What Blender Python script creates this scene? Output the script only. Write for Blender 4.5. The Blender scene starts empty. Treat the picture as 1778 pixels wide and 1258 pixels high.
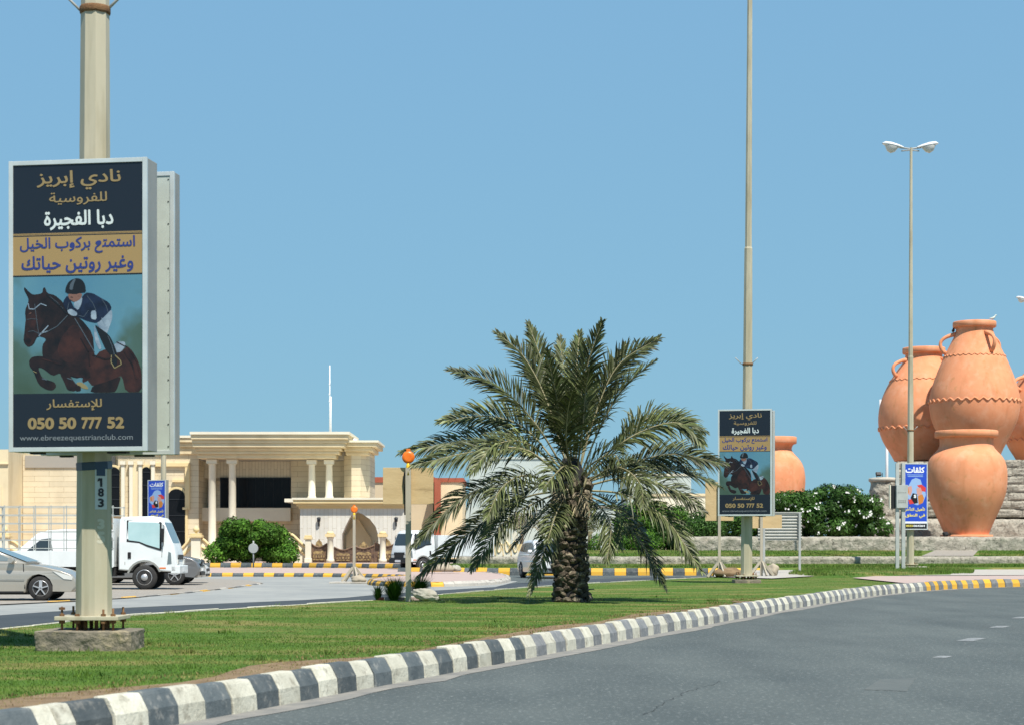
import bpy, bmesh, math, random
import numpy as np
from mathutils import Vector, Matrix, noise
from mathutils.geometry import tessellate_polygon
rnd = random.Random(7)
SC = bpy.context.scene
COL = SC.collection
F, CX, HY, H = 3300.0, 889.0, 950.0, 1.35

# ---------------------------------------------------------------- camera, sky, sun, exposure
cd = bpy.data.cameras.new('camera'); cam = bpy.data.objects.new('camera', cd); COL.objects.link(cam)
cam.location = (0, 0, H); cam.rotation_euler = (math.radians(90), 0, 0)
cd.sensor_width = 36; cd.lens = 36 * F / 1778; cd.shift_y = (HY - 629) / 1778
cd.clip_start = 0.5; cd.clip_end = 4000
cd.dof.use_dof = True; cd.dof.focus_distance = 42.0; cd.dof.aperture_fstop = 4.0
SC.camera = cam
EL = math.radians(60); AZ = Vector((0.45, -0.89)).normalized()
SUN = Vector((math.cos(EL) * AZ.x, math.cos(EL) * AZ.y, math.sin(EL)))
w = bpy.data.worlds.new('World'); SC.world = w; w.use_nodes = True
nt = w.node_tree; bg = nt.nodes['Background']
sky = nt.nodes.new('ShaderNodeTexSky'); sky.sky_type = 'NISHITA'; sky.sun_disc = False
sky.sun_elevation = EL; sky.sun_rotation = math.atan2(AZ.x, AZ.y)
sky.air_density = 1.0; sky.dust_density = 0.4; sky.ozone_density = 2.0; sky.altitude = 0
tint = nt.nodes.new('ShaderNodeMix'); tint.data_type = 'RGBA'; tint.blend_type = 'MULTIPLY'
tint.inputs[0].default_value = 1.0; tint.inputs[7].default_value = (0.60, 0.84, 0.92, 1)
nt.links.new(sky.outputs[0], tint.inputs[6])
# hazy coastal air: the Nishita sky evened out by a soft elevation gradient (same units as the sky texture)
geo = nt.nodes.new('ShaderNodeNewGeometry'); sxyz = nt.nodes.new('ShaderNodeSeparateXYZ'); nt.links.new(geo.outputs['Incoming'], sxyz.inputs[0])
neg = nt.nodes.new('ShaderNodeMath'); neg.operation = 'MULTIPLY'; neg.inputs[1].default_value = -1; nt.links.new(sxyz.outputs[2], neg.inputs[0])
rp = nt.nodes.new('ShaderNodeValToRGB'); nt.links.new(neg.outputs[0], rp.inputs[0]); el = rp.color_ramp.elements
el[0].position = 0; el[0].color = (.262, .50, .645, 1); el[1].position = 1; el[1].color = (.065, .16, .36, 1)
e_ = el.new(.12); e_.color = (.25, .492, .685, 1); e_ = el.new(.30); e_.color = (.232, .468, .71, 1)
scl = nt.nodes.new('ShaderNodeVectorMath'); scl.operation = 'SCALE'; scl.inputs['Scale'].default_value = 1/(.085*1.29); nt.links.new(rp.outputs[0], scl.inputs[0])
mx = nt.nodes.new('ShaderNodeMix'); mx.data_type = 'RGBA'; mx.inputs[0].default_value = .86
nt.links.new(tint.outputs[2], mx.inputs[6]); nt.links.new(scl.outputs[0], mx.inputs[7]); nt.links.new(mx.outputs[2], bg.inputs[0])
bg.inputs[1].default_value = 0.085
sd = bpy.data.lights.new('sun', 'SUN'); sun = bpy.data.objects.new('sun', sd); COL.objects.link(sun)
sd.energy = 4.9; sd.angle = math.radians(0.53); sd.color = (1.0, 0.955, 0.88)
sun.rotation_euler = SUN.to_track_quat('Z', 'Y').to_euler(); sun.location = (0, 0, 60)
SC.view_settings.view_transform = 'Standard'; SC.view_settings.look = 'None'
SC.view_settings.exposure = 0.40; SC.view_settings.gamma = 1.0; SC.view_settings.use_curve_mapping = False

# ---------------------------------------------------------------- helpers
def Wp(px, py, d): return Vector(((px - CX) / F * d, d, H + (HY - py) / F * d))
def Gp(px, py, z=0.0):
    d = F * (H - z) / (py - HY); return Vector(((px - CX) / F * d, d, z))
def tag(o, label=None, cat=None, group=None, kind=None):
    if label: o['label'] = label
    if cat: o['category'] = cat
    if group: o['group'] = group
    if kind: o['kind'] = kind
    return o
def thing(name, label, cat, loc=(0, 0, 0), rz=0.0, group=None, kind=None):
    o = bpy.data.objects.new(name, None); COL.objects.link(o); o.empty_display_size = 0.3
    o.location = loc; o.rotation_euler = (0, 0, rz)
    return tag(o, label, cat, group, kind)
def kids(o): return [c for c in bpy.data.objects if c.parent == o]
def copy_tree(o, parent=None):
    c = o.copy(); COL.objects.link(c); c.parent = parent
    for k in kids(o): copy_tree(k, c)
    return c

class MB:
    def __init__(s, o=(0, 0, 0)):
        s.v = []; s.f = []; s.m = []; s.s = []; s.o = Vector(o)
    def add(s, vs, fs, m=0, smooth=False):
        b = len(s.v); s.v += [Vector(v) for v in vs]
        for f in fs: s.f.append([b + i for i in f]); s.m.append(m); s.s.append(smooth)
    def box(s, a, b, m=0, rz=0, c=None):
        x0, y0, z0 = a; x1, y1, z1 = b
        vs = [Vector(p) for p in ((x0,y0,z0),(x1,y0,z0),(x1,y1,z0),(x0,y1,z0),(x0,y0,z1),(x1,y0,z1),(x1,y1,z1),(x0,y1,z1))]
        if rz:
            cc = Vector(c) if c is not None else (vs[0] + vs[6]) / 2; R = Matrix.Rotation(rz, 3, 'Z')
            vs = [R @ (v - cc) + cc for v in vs]
        s.add(vs, [(0,3,2,1),(4,5,6,7),(0,1,5,4),(1,2,6,5),(2,3,7,6),(3,0,4,7)], m)
    def beam(s, p, q, w, h=None, m=0):
        p = Vector(p); q = Vector(q); h = h or w; t = (q - p).normalized()
        up = Vector((0, 0, 1)) if abs(t.z) < 0.95 else Vector((0, 1, 0))
        a = t.cross(up).normalized() * w / 2; b = a.cross(t).normalized() * h / 2
        vs = [p-a-b, p+a-b, p+a+b, p-a+b, q-a-b, q+a-b, q+a+b, q-a+b]
        s.add(vs, [(0,1,2,3),(7,6,5,4),(0,4,5,1),(1,5,6,2),(2,6,7,3),(3,7,4,0)], m)
    def tube(s, pts, rad, n=8, m=0, smooth=True, caps=True, rot=0.0):
        pts = [Vector(p) for p in pts]
        if not hasattr(rad, '__len__'): rad = [rad] * len(pts)
        vs = []; up = Vector((0, 0, 1)); prev = None
        for i, p in enumerate(pts):
            t = (pts[min(i+1, len(pts)-1)] - pts[max(i-1, 0)]).normalized()
            if prev is None:
                a = Vector((1, 0, 0)) if abs(t.z) > .9 else t.cross(up).normalized()
                a = (a - t * a.dot(t)).normalized()
            else: a = (prev - t * prev.dot(t)).normalized()
            prev = a; b = t.cross(a)
            for k in range(n):
                g = 2*math.pi*k/n + rot; vs.append(p + (a*math.cos(g) + b*math.sin(g)) * rad[i])
        fs = [(i*n+k, i*n+(k+1)%n, (i+1)*n+(k+1)%n, (i+1)*n+k) for i in range(len(pts)-1) for k in range(n)]
        s.add(vs, fs, m, smooth)
        if caps:
            b = len(s.v) - len(vs)
            s.f += [[b+k for k in range(n)][::-1], [b+(len(pts)-1)*n+k for k in range(n)]]; s.m += [m, m]; s.s += [False, False]
    def lathe(s, prof, c, n=32, m=0, smooth=True, axis='z', caps=True):
        c = Vector(c); vs = []
        for z, r in prof:
            for k in range(n):
                g = 2*math.pi*k/n
                p = (r*math.cos(g), r*math.sin(g), z)
                if axis == 'y': p = (p[0], p[2], p[1])
                elif axis == 'x': p = (p[2], p[0], p[1])
                vs.append(c + Vector(p))
        L = len(prof); fs = [(i*n+k, i*n+(k+1)%n, (i+1)*n+(k+1)%n, (i+1)*n+k) for i in range(L-1) for k in range(n)]
        if axis == 'y': fs = [f[::-1] for f in fs]
        s.add(vs, fs, m, smooth)
        if caps:
            b = len(s.v) - len(vs); s.f += [[b+k for k in range(n)][::-1], [b+(L-1)*n+k for k in range(n)]]
            s.m += [m, m]; s.s += [False, False]
    def prism(s, poly, h0, h1, m=0, axis='z'):
        """poly: 2D points; axis z: (x,y) between z h0..h1; axis y: (x,z) between y h0..h1; axis x: (y,z)"""
        n = len(poly); mk = {'z': lambda p, h: (p[0], p[1], h), 'y': lambda p, h: (p[0], h, p[1]), 'x': lambda p, h: (h, p[0], p[1])}[axis]
        vs = [mk(p, h0) for p in poly] + [mk(p, h1) for p in poly]
        fs = [(i, (i+1)%n, n+(i+1)%n, n+i) for i in range(n)]
        tri = tessellate_polygon([[Vector((p[0], p[1], 0)) for p in poly]])
        fs += [t for t in tri] + [tuple(n+i for i in t[::-1]) for t in tri]
        s.add(vs, fs, m)
    def sheet(s, poly3, m=0):
        tri = tessellate_polygon([[Vector(p) for p in poly3]]); fs = []
        for t in tri:
            a, b, c = (Vector(poly3[i]) for i in t)
            fs.append(t if (b-a).cross(c-a).z > 0 else t[::-1])
        s.add(poly3, fs, m)
    def pix(s, x0, x1, y0, y1, d, dep, m=0):
        """box whose front face stands at depth d and spans these photograph columns and rows"""
        a = Wp(x0, y1, d); b = Wp(x1, y0, d); s.box((a.x, d, a.z), (b.x, d + dep, b.z), m)
    def build(s, name, mats, parent=None, bevel=0, recalc=True, seg=2):
        me = bpy.data.meshes.new(name)
        me.from_pydata([v - s.o for v in s.v], [], s.f)
        if not isinstance(mats, (list, tuple)): mats = [mats]
        for k in mats: me.materials.append(k)
        me.polygons.foreach_set('material_index', s.m); me.polygons.foreach_set('use_smooth', s.s)
        if recalc or bevel:
            bm = bmesh.new(); bm.from_mesh(me)
            if bevel:
                bmesh.ops.remove_doubles(bm, verts=bm.verts, dist=1e-4)
                bmesh.ops.recalc_face_normals(bm, faces=bm.faces)
                ed = [e for e in bm.edges if len(e.link_faces) == 2 and e.calc_face_angle(0) > 0.5]
                bmesh.ops.bevel(bm, geom=ed, offset=bevel, segments=seg, affect='EDGES', profile=0.6, clamp_overlap=True)
            else: bmesh.ops.recalc_face_normals(bm, faces=bm.faces)
            bm.to_mesh(me); bm.free()
        me.update()
        o = bpy.data.objects.new(name, me); COL.objects.link(o)
        if parent: o.parent = parent
        else: o.location = s.o
        return o

def np_mesh(name, V, Fq, mat, parent=None, loc=None, attr=None, smooth=False):
    """V (n,3) array, Fq (m,k) array of faces, attr: per-vertex grey value"""
    me = bpy.data.meshes.new(name); k = Fq.shape[1]
    me.vertices.add(len(V)); me.vertices.foreach_set('co', V.astype(np.float32).ravel())
    me.loops.add(Fq.size); me.loops.foreach_set('vertex_index', Fq.astype(np.int32).ravel())
    me.polygons.add(len(Fq)); me.polygons.foreach_set('loop_start', np.arange(0, Fq.size, k, dtype=np.int32))
    me.polygons.foreach_set('loop_total', np.full(len(Fq), k, dtype=np.int32))
    if smooth: me.polygons.foreach_set('use_smooth', np.ones(len(Fq), dtype=bool))
    me.materials.append(mat)
    if attr is not None:
        at = me.attributes.new('shade', 'FLOAT', 'POINT'); at.data.foreach_set('value', attr.astype(np.float32))
    me.update(calc_edges=True); me.validate()
    o = bpy.data.objects.new(name, me); COL.objects.link(o)
    if loc is not None: o.location = loc
    if parent: o.parent = parent
    return o

# ---------------------------------------------------------------- materials
def mat(name, c1, c2=None, scale=4.0, rough=0.7, bump=0.0, bscale=None, metal=0.0, spec=0.4, var=0.0, detail=6, lo=0.35, hi=0.65,
        c3=None, s3=20.0, k3=(0.55, 0.75), attr=False, emit=0, coat=0, stretch=(1, 1, 1)):
    m = bpy.data.materials.new(name); m.use_nodes = True; n = m.node_tree; L = n.links; P = n.nodes['Principled BSDF']
    P.inputs['Roughness'].default_value = rough; P.inputs['Metallic'].default_value = metal
    P.inputs['Specular IOR Level'].default_value = spec; P.inputs['Coat Weight'].default_value = coat
    tc = n.nodes.new('ShaderNodeTexCoord'); mp = n.nodes.new('ShaderNodeMapping'); mp.inputs['Scale'].default_value = stretch
    L.new(tc.outputs['Object'], mp.inputs[0]); src = mp.outputs[0]
    oi = n.nodes.new('ShaderNodeObjectInfo')
    ad = n.nodes.new('ShaderNodeVectorMath'); ad.operation = 'ADD'
    sc = n.nodes.new('ShaderNodeVectorMath'); sc.operation = 'SCALE'; sc.inputs['Scale'].default_value = 37.0
    cb = n.nodes.new('ShaderNodeCombineXYZ'); L.new(oi.outputs['Random'], cb.inputs[0]); L.new(oi.outputs['Random'], cb.inputs[1])
    L.new(cb.outputs[0], sc.inputs[0]); L.new(src, ad.inputs[0]); L.new(sc.outputs[0], ad.inputs[1]); src = ad.outputs[0]
    def nz(s, d=detail):
        q = n.nodes.new('ShaderNodeTexNoise'); q.inputs['Scale'].default_value = s; q.inputs['Detail'].default_value = d
        q.inputs['Roughness'].default_value = 0.62; L.new(src, q.inputs['Vector']); return q.outputs[0]
    def ramp(f, a, b):
        r = n.nodes.new('ShaderNodeMapRange'); r.inputs['From Min'].default_value = a; r.inputs['From Max'].default_value = b
        L.new(f, r.inputs['Value']); return r.outputs[0]
    def mix(f, A, B, mode='MIX'):
        x = n.nodes.new('ShaderNodeMix'); x.data_type = 'RGBA'; x.blend_type = mode
        if isinstance(f, float): x.inputs[0].default_value = f
        else: L.new(f, x.inputs[0])
        for i, q in ((6, A), (7, B)):
            if isinstance(q, tuple): x.inputs[i].default_value = (*q, 1)
            else: L.new(q, x.inputs[i])
        return x.outputs[2]
    colr = c1
    if c2: colr = mix(ramp(nz(scale), lo, hi), c1, c2)
    if c3: colr = mix(ramp(nz(s3), *k3), colr, c3)
    if attr:
        a = n.nodes.new('ShaderNodeAttribute'); a.attribute_name = 'shade'
        cv = n.nodes.new('ShaderNodeCombineColor')
        for i in range(3): L.new(a.outputs['Fac'], cv.inputs[i])
        colr = mix(1.0, colr, cv.outputs[0], 'MULTIPLY')
    if var:
        r = n.nodes.new('ShaderNodeMapRange'); L.new(oi.outputs['Random'], r.inputs['Value'])
        r.inputs['To Min'].default_value = 1 - var; r.inputs['To Max'].default_value = 1 + var
        cv = n.nodes.new('ShaderNodeCombineColor')
        for i in range(3): L.new(r.outputs[0], cv.inputs[i])
        colr = mix(1.0, colr, cv.outputs[0], 'MULTIPLY')
    if isinstance(colr, tuple): P.inputs['Base Color'].default_value = (*colr, 1)
    else: L.new(colr, P.inputs['Base Color'])
    if bump:
        bp = n.nodes.new('ShaderNodeBump'); bp.inputs['Strength'].default_value = min(1, bump); bp.inputs['Distance'].default_value = 0.02 * max(1, bump)
        L.new(nz(bscale or scale * 4), bp.inputs['Height']); L.new(bp.outputs[0], P.inputs['Normal'])
    return m
def streaks(m, stretch, scale, lo, hi, dark, light=(1, 1, 1)):
    n = m.node_tree; L = n.links; P = n.nodes['Principled BSDF']; base = P.inputs['Base Color'].links[0].from_socket
    tc = n.nodes.new('ShaderNodeTexCoord'); mp = n.nodes.new('ShaderNodeMapping'); mp.inputs['Scale'].default_value = stretch; L.new(tc.outputs['Object'], mp.inputs[0])
    q = n.nodes.new('ShaderNodeTexNoise'); q.inputs['Scale'].default_value = scale; q.inputs['Detail'].default_value = 4; L.new(mp.outputs[0], q.inputs['Vector'])
    r = n.nodes.new('ShaderNodeValToRGB'); L.new(q.outputs[0], r.inputs[0]); e = r.color_ramp.elements
    e[0].position = lo; e[0].color = (*dark, 1); e[1].position = hi; e[1].color = (*light, 1)
    x = n.nodes.new('ShaderNodeMix'); x.data_type = 'RGBA'; x.blend_type = 'MULTIPLY'; x.inputs[0].default_value = 1
    L.new(base, x.inputs[6]); L.new(r.outputs[0], x.inputs[7]); L.new(x.outputs[2], P.inputs['Base Color'])
def coursed(name, c1, c2, joint, bw, bh, bump=0.5, vertical=False, mortar=0.012):
    """stone cladding too far off to tell the slabs apart: coursed joints, drawn in world metres on x/z"""
    m = mat(name, c1, c2, 0.8, 0.75); n = m.node_tree; L = n.links; P = n.nodes['Principled BSDF']
    base = P.inputs['Base Color'].links[0].from_socket
    tc = n.nodes.new('ShaderNodeTexCoord'); sp = n.nodes.new('ShaderNodeSeparateXYZ'); L.new(tc.outputs['Object'], sp.inputs[0])
    s = n.nodes.new('ShaderNodeMath'); s.operation = 'ADD'; L.new(sp.outputs[0], s.inputs[0]); L.new(sp.outputs[1], s.inputs[1])
    cb = n.nodes.new('ShaderNodeCombineXYZ')
    L.new(s.outputs[0], cb.inputs[1 if vertical else 0]); L.new(sp.outputs[2], cb.inputs[0 if vertical else 1])
    b = n.nodes.new('ShaderNodeTexBrick'); L.new(cb.outputs[0], b.inputs[0]); b.inputs['Scale'].default_value = 1
    b.inputs['Brick Width'].default_value = bw; b.inputs['Row Height'].default_value = bh; b.inputs['Mortar Size'].default_value = mortar
    b.inputs['Color1'].default_value = (1, 1, 1, 1); b.inputs['Color2'].default_value = (.9, .9, .9, 1); b.inputs['Mortar'].default_value = (*joint, 1)
    x = n.nodes.new('ShaderNodeMix'); x.data_type = 'RGBA'; x.blend_type = 'MULTIPLY'; x.inputs[0].default_value = 1
    L.new(base, x.inputs[6]); L.new(b.outputs['Color'], x.inputs[7]); L.new(x.outputs[2], P.inputs['Base Color'])
    bp = n.nodes.new('ShaderNodeBump'); bp.invert = True; bp.inputs['Distance'].default_value = .02; bp.inputs['Strength'].default_value = bump
    L.new(b.outputs['Fac'], bp.inputs['Height']); L.new(bp.outputs[0], P.inputs['Normal'])
    return m

M = {}
M['asphalt'] = mat('asphalt', (.082, .098, .098), (.111, .128, .124), 0.55, .9, .6, 45, c3=(.25, .27, .26), s3=24, k3=(.54, .76), spec=.15, stretch=(1, .45, 1), detail=8)
streaks(M['asphalt'], (.9, .07, 1), 1.1, .30, .70, (.88, .89, .90), (1.07, 1.07, 1.06)); streaks(M['asphalt'], (1, .5, 1), .35, .25, .5, (.93, .93, .93))
M['asphalt_new'] = mat('asphalt_dark', (.045, .055, .062), (.06, .07, .077), 0.4, .85, .4, 50, spec=.3)
M['asphalt_pale'] = mat('asphalt_pale', (.25, .26, .25), (.33, .335, .31), 0.35, .85, .3, 40, c3=(.20, .21, .205), s3=1.3)
M['sand'] = mat('sand', (.42, .36, .27), (.34, .29, .21), 0.2, .95, .3, 5)
M['patch'] = mat('road_patch', (.095, .110, .106), (.12, .132, .125), 3, .9, .5, 40)
M['crack'] = mat('road_crack', (.035, .04, .042), None, rough=.95)
M['dust'] = mat('road_dust', (.27, .255, .225), (.17, .17, .16), 3.0, .95, .4, 40)
M['soil'] = mat('soil', (.16, .105, .055), (.26, .18, .10), 5, .95, .6, 30)
M['turf'] = mat('turf', (.055, .118, .017), (.092, .158, .026), 1.2, .95, .8, 40, c3=(.25, .20, .075), s3=.8, k3=(.49, .70), spec=.15, stretch=(.5, 1, 1))
M['blade'] = mat('grass_blade', (.055, .124, .015), (.100, .176, .027), 1.1, .75, attr=True, c3=(.30, .25, .095), s3=.6, k3=(.49, .70), spec=.15, stretch=(.5, 1, 1))
M['pavers'] = mat('pavers', (.25, .225, .19), (.34, .31, .265), 9, .9, .5, 20)
M['pink'] = mat('pink_paving', (.47, .36, .31), (.40, .31, .275), 3, .9, .3, 12)
M['kw'] = mat('kerb_white_paint', (.62, .60, .49), (.47, .45, .355), 4, .8, .6, 25, var=.12, c3=(.25, .225, .17), s3=9, k3=(.55, .74))
M['kb'] = mat('kerb_black_paint', (.064, .080, .086), (.108, .124, .126), 5, .75, .6, 25, var=.22, c3=(.27, .26, .23), s3=10, k3=(.56, .76))
M['kg'] = mat('kerb_grey_paint', (.15, .16, .165), (.22, .225, .225), 6, .75, .45, 30, var=.15, c3=(.36, .35, .32), s3=11, k3=(.56, .74))
M['ky'] = mat('kerb_yellow_paint', (.74, .40, .03), (.66, .38, .06), 5, .7, .3, 30, var=.1, c3=(.38, .29, .14), s3=12, k3=(.62, .78))
M['kc'] = mat('kerb_bare_concrete', (.42, .39, .34), (.5, .47, .41), 5, .85, .4, 30, var=.1)
M['mark'] = mat('road_paint', (.33, .345, .34), (.12, .13, .13), 7, .8)
M['conc'] = mat('rough_concrete', (.25, .215, .155), (.14, .125, .095), 5, .95, 1.6, 14, c3=(.40, .33, .20), s3=3.5, k3=(.55, .7))
M['galv'] = mat('galvanised_pole', (.50, .455, .325), (.42, .38, .27), 1.6, .55, .15, 8, spec=.5, c3=(.40, .35, .22), s3=1.6, k3=(.5, .72), stretch=(1, 1, .22))
streaks(M['galv'], (4, 4, .5), 1.6, .33, .5, (.80, .79, .76))
M['galvg'] = mat('galvanised_grey', (.42, .43, .41), (.35, .36, .34), 2, .5, .1, 8, spec=.5)
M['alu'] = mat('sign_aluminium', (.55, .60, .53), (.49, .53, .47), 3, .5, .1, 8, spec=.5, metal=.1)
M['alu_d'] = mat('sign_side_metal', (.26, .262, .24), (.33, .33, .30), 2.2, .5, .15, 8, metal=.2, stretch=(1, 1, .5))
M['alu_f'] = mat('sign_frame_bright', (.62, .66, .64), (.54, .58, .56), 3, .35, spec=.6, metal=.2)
M['rust'] = mat('rusty_metal', (.13, .06, .025), (.22, .12, .05), 9, .85, .6, 30)
M['black'] = mat('black_plastic', (.015, .015, .016), None, rough=.5)
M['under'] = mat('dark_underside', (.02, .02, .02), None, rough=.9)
M['rubber'] = mat('tyre_rubber', (.022, .022, .023), (.04, .038, .035), 6, .85)
M['rim'] = mat('wheel_rim', (.55, .56, .57), (.45, .46, .47), 6, .35, metal=.5)
M['white_car'] = mat('white_car_paint', (.78, .79, .78), (.74, .75, .74), 2, .28, coat=.5)
M['truck_white'] = mat('truck_white_paint', (.74, .77, .76), (.68, .71, .70), 2, .4, coat=.2)
M['silver'] = mat('champagne_car_paint', (.44, .41, .35), (.40, .375, .32), 2, .32, metal=.4, coat=.7)
M['dkcar'] = mat('dark_grey_car_paint', (.20, .20, .20), None, rough=.3, metal=.4, coat=.6)
M['glass'] = mat('dark_glass', (.03, .04, .045), None, rough=.08, spec=.8)
M['glass_t'] = mat('tinted_truck_glass', (.36, .52, .52), (.42, .58, .58), 1.5, rough=.1, spec=.7)
M['glass_g'] = mat('grey_glass', (.16, .2, .21), None, rough=.08, spec=.8)
M['lamp'] = mat('lamp_lens', (.62, .62, .58), None, rough=.12, spec=.8)
M['amber'] = mat('amber_lens', (.75, .18, .02), None, rough=.3)
M['orange'] = mat('orange_lens', (.90, .20, .02), (.8, .16, .015), 10, rough=.35)
M['yel'] = mat('yellow_plastic', (.78, .50, .02), None, rough=.45)
M['wood'] = mat('weathered_post', (.46, .41, .31), (.37, .33, .26), 6, .85, .4, 30, stretch=(1, 1, .15))
M['ply'] = mat('plywood', (.60, .44, .235), (.51, .365, .185), 2.5, .8, .2, 20, c3=(.26, .17, .08), s3=2.2, k3=(.60, .8), stretch=(.5, 1, 1.6))
M['cream'] = mat('cream_render', (.76, .645, .42), (.70, .58, .37), .6, .85, .2, 5)
M['cream_w'] = mat('white_cream_stone', (.80, .745, .59), (.74, .68, .53), .7, .8, .2, 5)
M['cream_y'] = mat('yellow_cream_trim', (.78, .62, .34), (.72, .56, .29), .8, .8, .2, 5)
M['clad'] = coursed('stone_cladding', (.76, .655, .46), (.69, .59, .41), (.60, .54, .45), 2.2, .40)
streaks(M['clad'], (1, 1, .25), .5, .33, .5, (.88, .87, .85)); streaks(M['cream'], (1, 1, .2), .7, .33, .5, (.86, .84, .80))
M['cladv'] = coursed('vertical_cladding', (.74, .66, .49), (.69, .61, .45), (.62, .58, .5), 1.4, .24, vertical=True)
M['cladw'] = coursed('white_cladding', (.72, .69, .61), (.66, .63, .55), (.72, .68, .6), 1.6, .30, vertical=True)
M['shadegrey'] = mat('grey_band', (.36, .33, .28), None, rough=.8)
M['winglass'] = mat('black_window_glass', (.008, .009, .011), None, rough=.25, spec=.15)
M['winframe'] = mat('dark_window_frame', (.02, .022, .025), None, rough=.4)
M['gate'] = mat('bronze_gate', (.24, .15, .09), (.09, .06, .05), 5, .6, .3, 14, metal=.3)
M['gold'] = mat('gold_gate_panel', (.52, .38, .17), (.13, .08, .045), 5, .55, .4, 12, metal=.3)
M['red'] = mat('red_brown_render', (.33, .085, .045), (.38, .11, .06), 1, .85)
M['tan'] = mat('tan_render', (.60, .50, .33), (.55, .45, .3), .5, .85)
M['pale'] = mat('pale_render', (.52, .57, .53), (.47, .52, .49), .3, .85)
M['stone'] = mat('carved_stone', (.44, .405, .33), (.31, .285, .23), 3, .95, 4.0, 7, c3=(.13, .12, .10), s3=6.5, k3=(.53, .68))
M['stonet'] = mat('stone_coping', (.54, .50, .42), (.43, .40, .33), 2.2, .95, 1.5, 9)
M['terra'] = mat('terracotta', (.76, .32, .158), (.71, .275, .13), 0.9, .85, .22, 4, c3=(.77, .40, .24), s3=1.4, k3=(.5, .8))
streaks(M['terra'], (1, 1, .16), 1.7, .30, .45, (.86, .85, .80)); streaks(M['terra'], (1, 1, .8), 2.6, .26, .40, (.78, .86, .72))
M['leaf'] = mat('leaf_green', (.04, .11, .011), (.08, .17, .018), 1.6, .6, attr=True, spec=.15)
M['leafd'] = mat('leaf_dark', (.024, .07, .010), (.05, .115, .017), 1.8, .55, attr=True, spec=.2)
M['bark'] = mat('bark', (.10, .075, .05), (.16, .12, .08), 8, .95, .8, 20)
M['flower'] = mat('white_petal', (.85, .84, .78), None, rough=.6)
M['frond'] = mat('palm_leaflet', (.046, .058, .018), (.086, .098, .034), 3.5, .5, attr=True, var=.3, spec=.3, c3=(.26, .26, .14), s3=5, k3=(.57, .76))
M['rachis'] = mat('palm_midrib', (.23, .21, .11), (.30, .26, .15), 5, .6, var=.2)
M['frond_dry'] = mat('dry_leaflet', (.24, .20, .12), (.16, .125, .075), 5, .8, attr=True, var=.2)
M['boss'] = mat('palm_leaf_base', (.115, .09, .06), (.045, .034, .024), 9, .95, 1.5, 30, var=.45, c3=(.34, .29, .20), s3=11, k3=(.52, .68))
M['bagm'] = mat('sack_cloth', (.42, .40, .33), (.33, .31, .25), 6, .95, .8, 20)
M['box'] = mat('cabinet_grey', (.44, .46, .43), (.38, .40, .38), 4, .6)
M['corr'] = mat('corrugated_metal', (.47, .47, .43), (.40, .40, .36), 2, .55, .1, 8, metal=.2)
# flat print
def ink(name, c, r=.35): return mat('print_' + name, c, None, rough=r, spec=.45)
I = {'navy': ink('navy', (0.010, 0.0155, 0.025)), 'gold': ink('gold', (0.288, 0.212, 0.096)), 'tan': ink('tan', (0.344, 0.232, 0.096)),
     'white': ink('white', (.62, .68, .66)), 'blue': ink('blue', (0.028, 0.044, 0.192)), 'grey': ink('grey', (0.208, 0.232, 0.248)),
     'hdark': mat('print_horse_dark', (.008, .007, .009), (.026, .014, .013), 7, .35, lo=.38, hi=.7), 'hbrown': mat('print_horse_brown', (.016, .010, .011), (.055, .021, .017), 5, .35, lo=.36, hi=.64), 'hmid': mat('print_horse_mid', (.010, .008, .009), (.036, .017, .016), 6, .35, lo=.36, hi=.66),
     'jack': mat('print_jacket', (.005, .008, .018), (.012, .022, .055), 6, .35), 'skin': ink('skin', (0.2, 0.104, 0.08)), 'wht': mat('print_cloth_white', (.30, .38, .45), (.15, .21, .28), 9, .35),
     'hel': ink('helmet', (0.008, 0.0096, 0.0128)), 'hel2': ink('helmet_stripe', (0.072, 0.096, 0.12)), 'brass': ink('brass', (0.24, 0.2, 0.096)),
     'royal': ink('royal_blue', (.02, .07, .48)), 'red': ink('scarlet', (.6, .05, .04)), 'or': ink('orange', (.55, .20, .04)),
     'lb': ink('light_blue', (.28, .42, .65)), 'blk': ink('black', (0.008, 0.008, 0.0096)), 'yl': ink('yellow', (.75, .62, .12)),
     'pw': ink('paper_white', (.78, .80, .80)), 'pk': ink('pink', (.55, .30, .26)), 'tagw': ink('tag_white', (.52, .56, .55)),
     'strap': ink('strap', (.02, .05, .10)), 'ghost': ink('ghost_number', (.55, .52, .40))}
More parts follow.
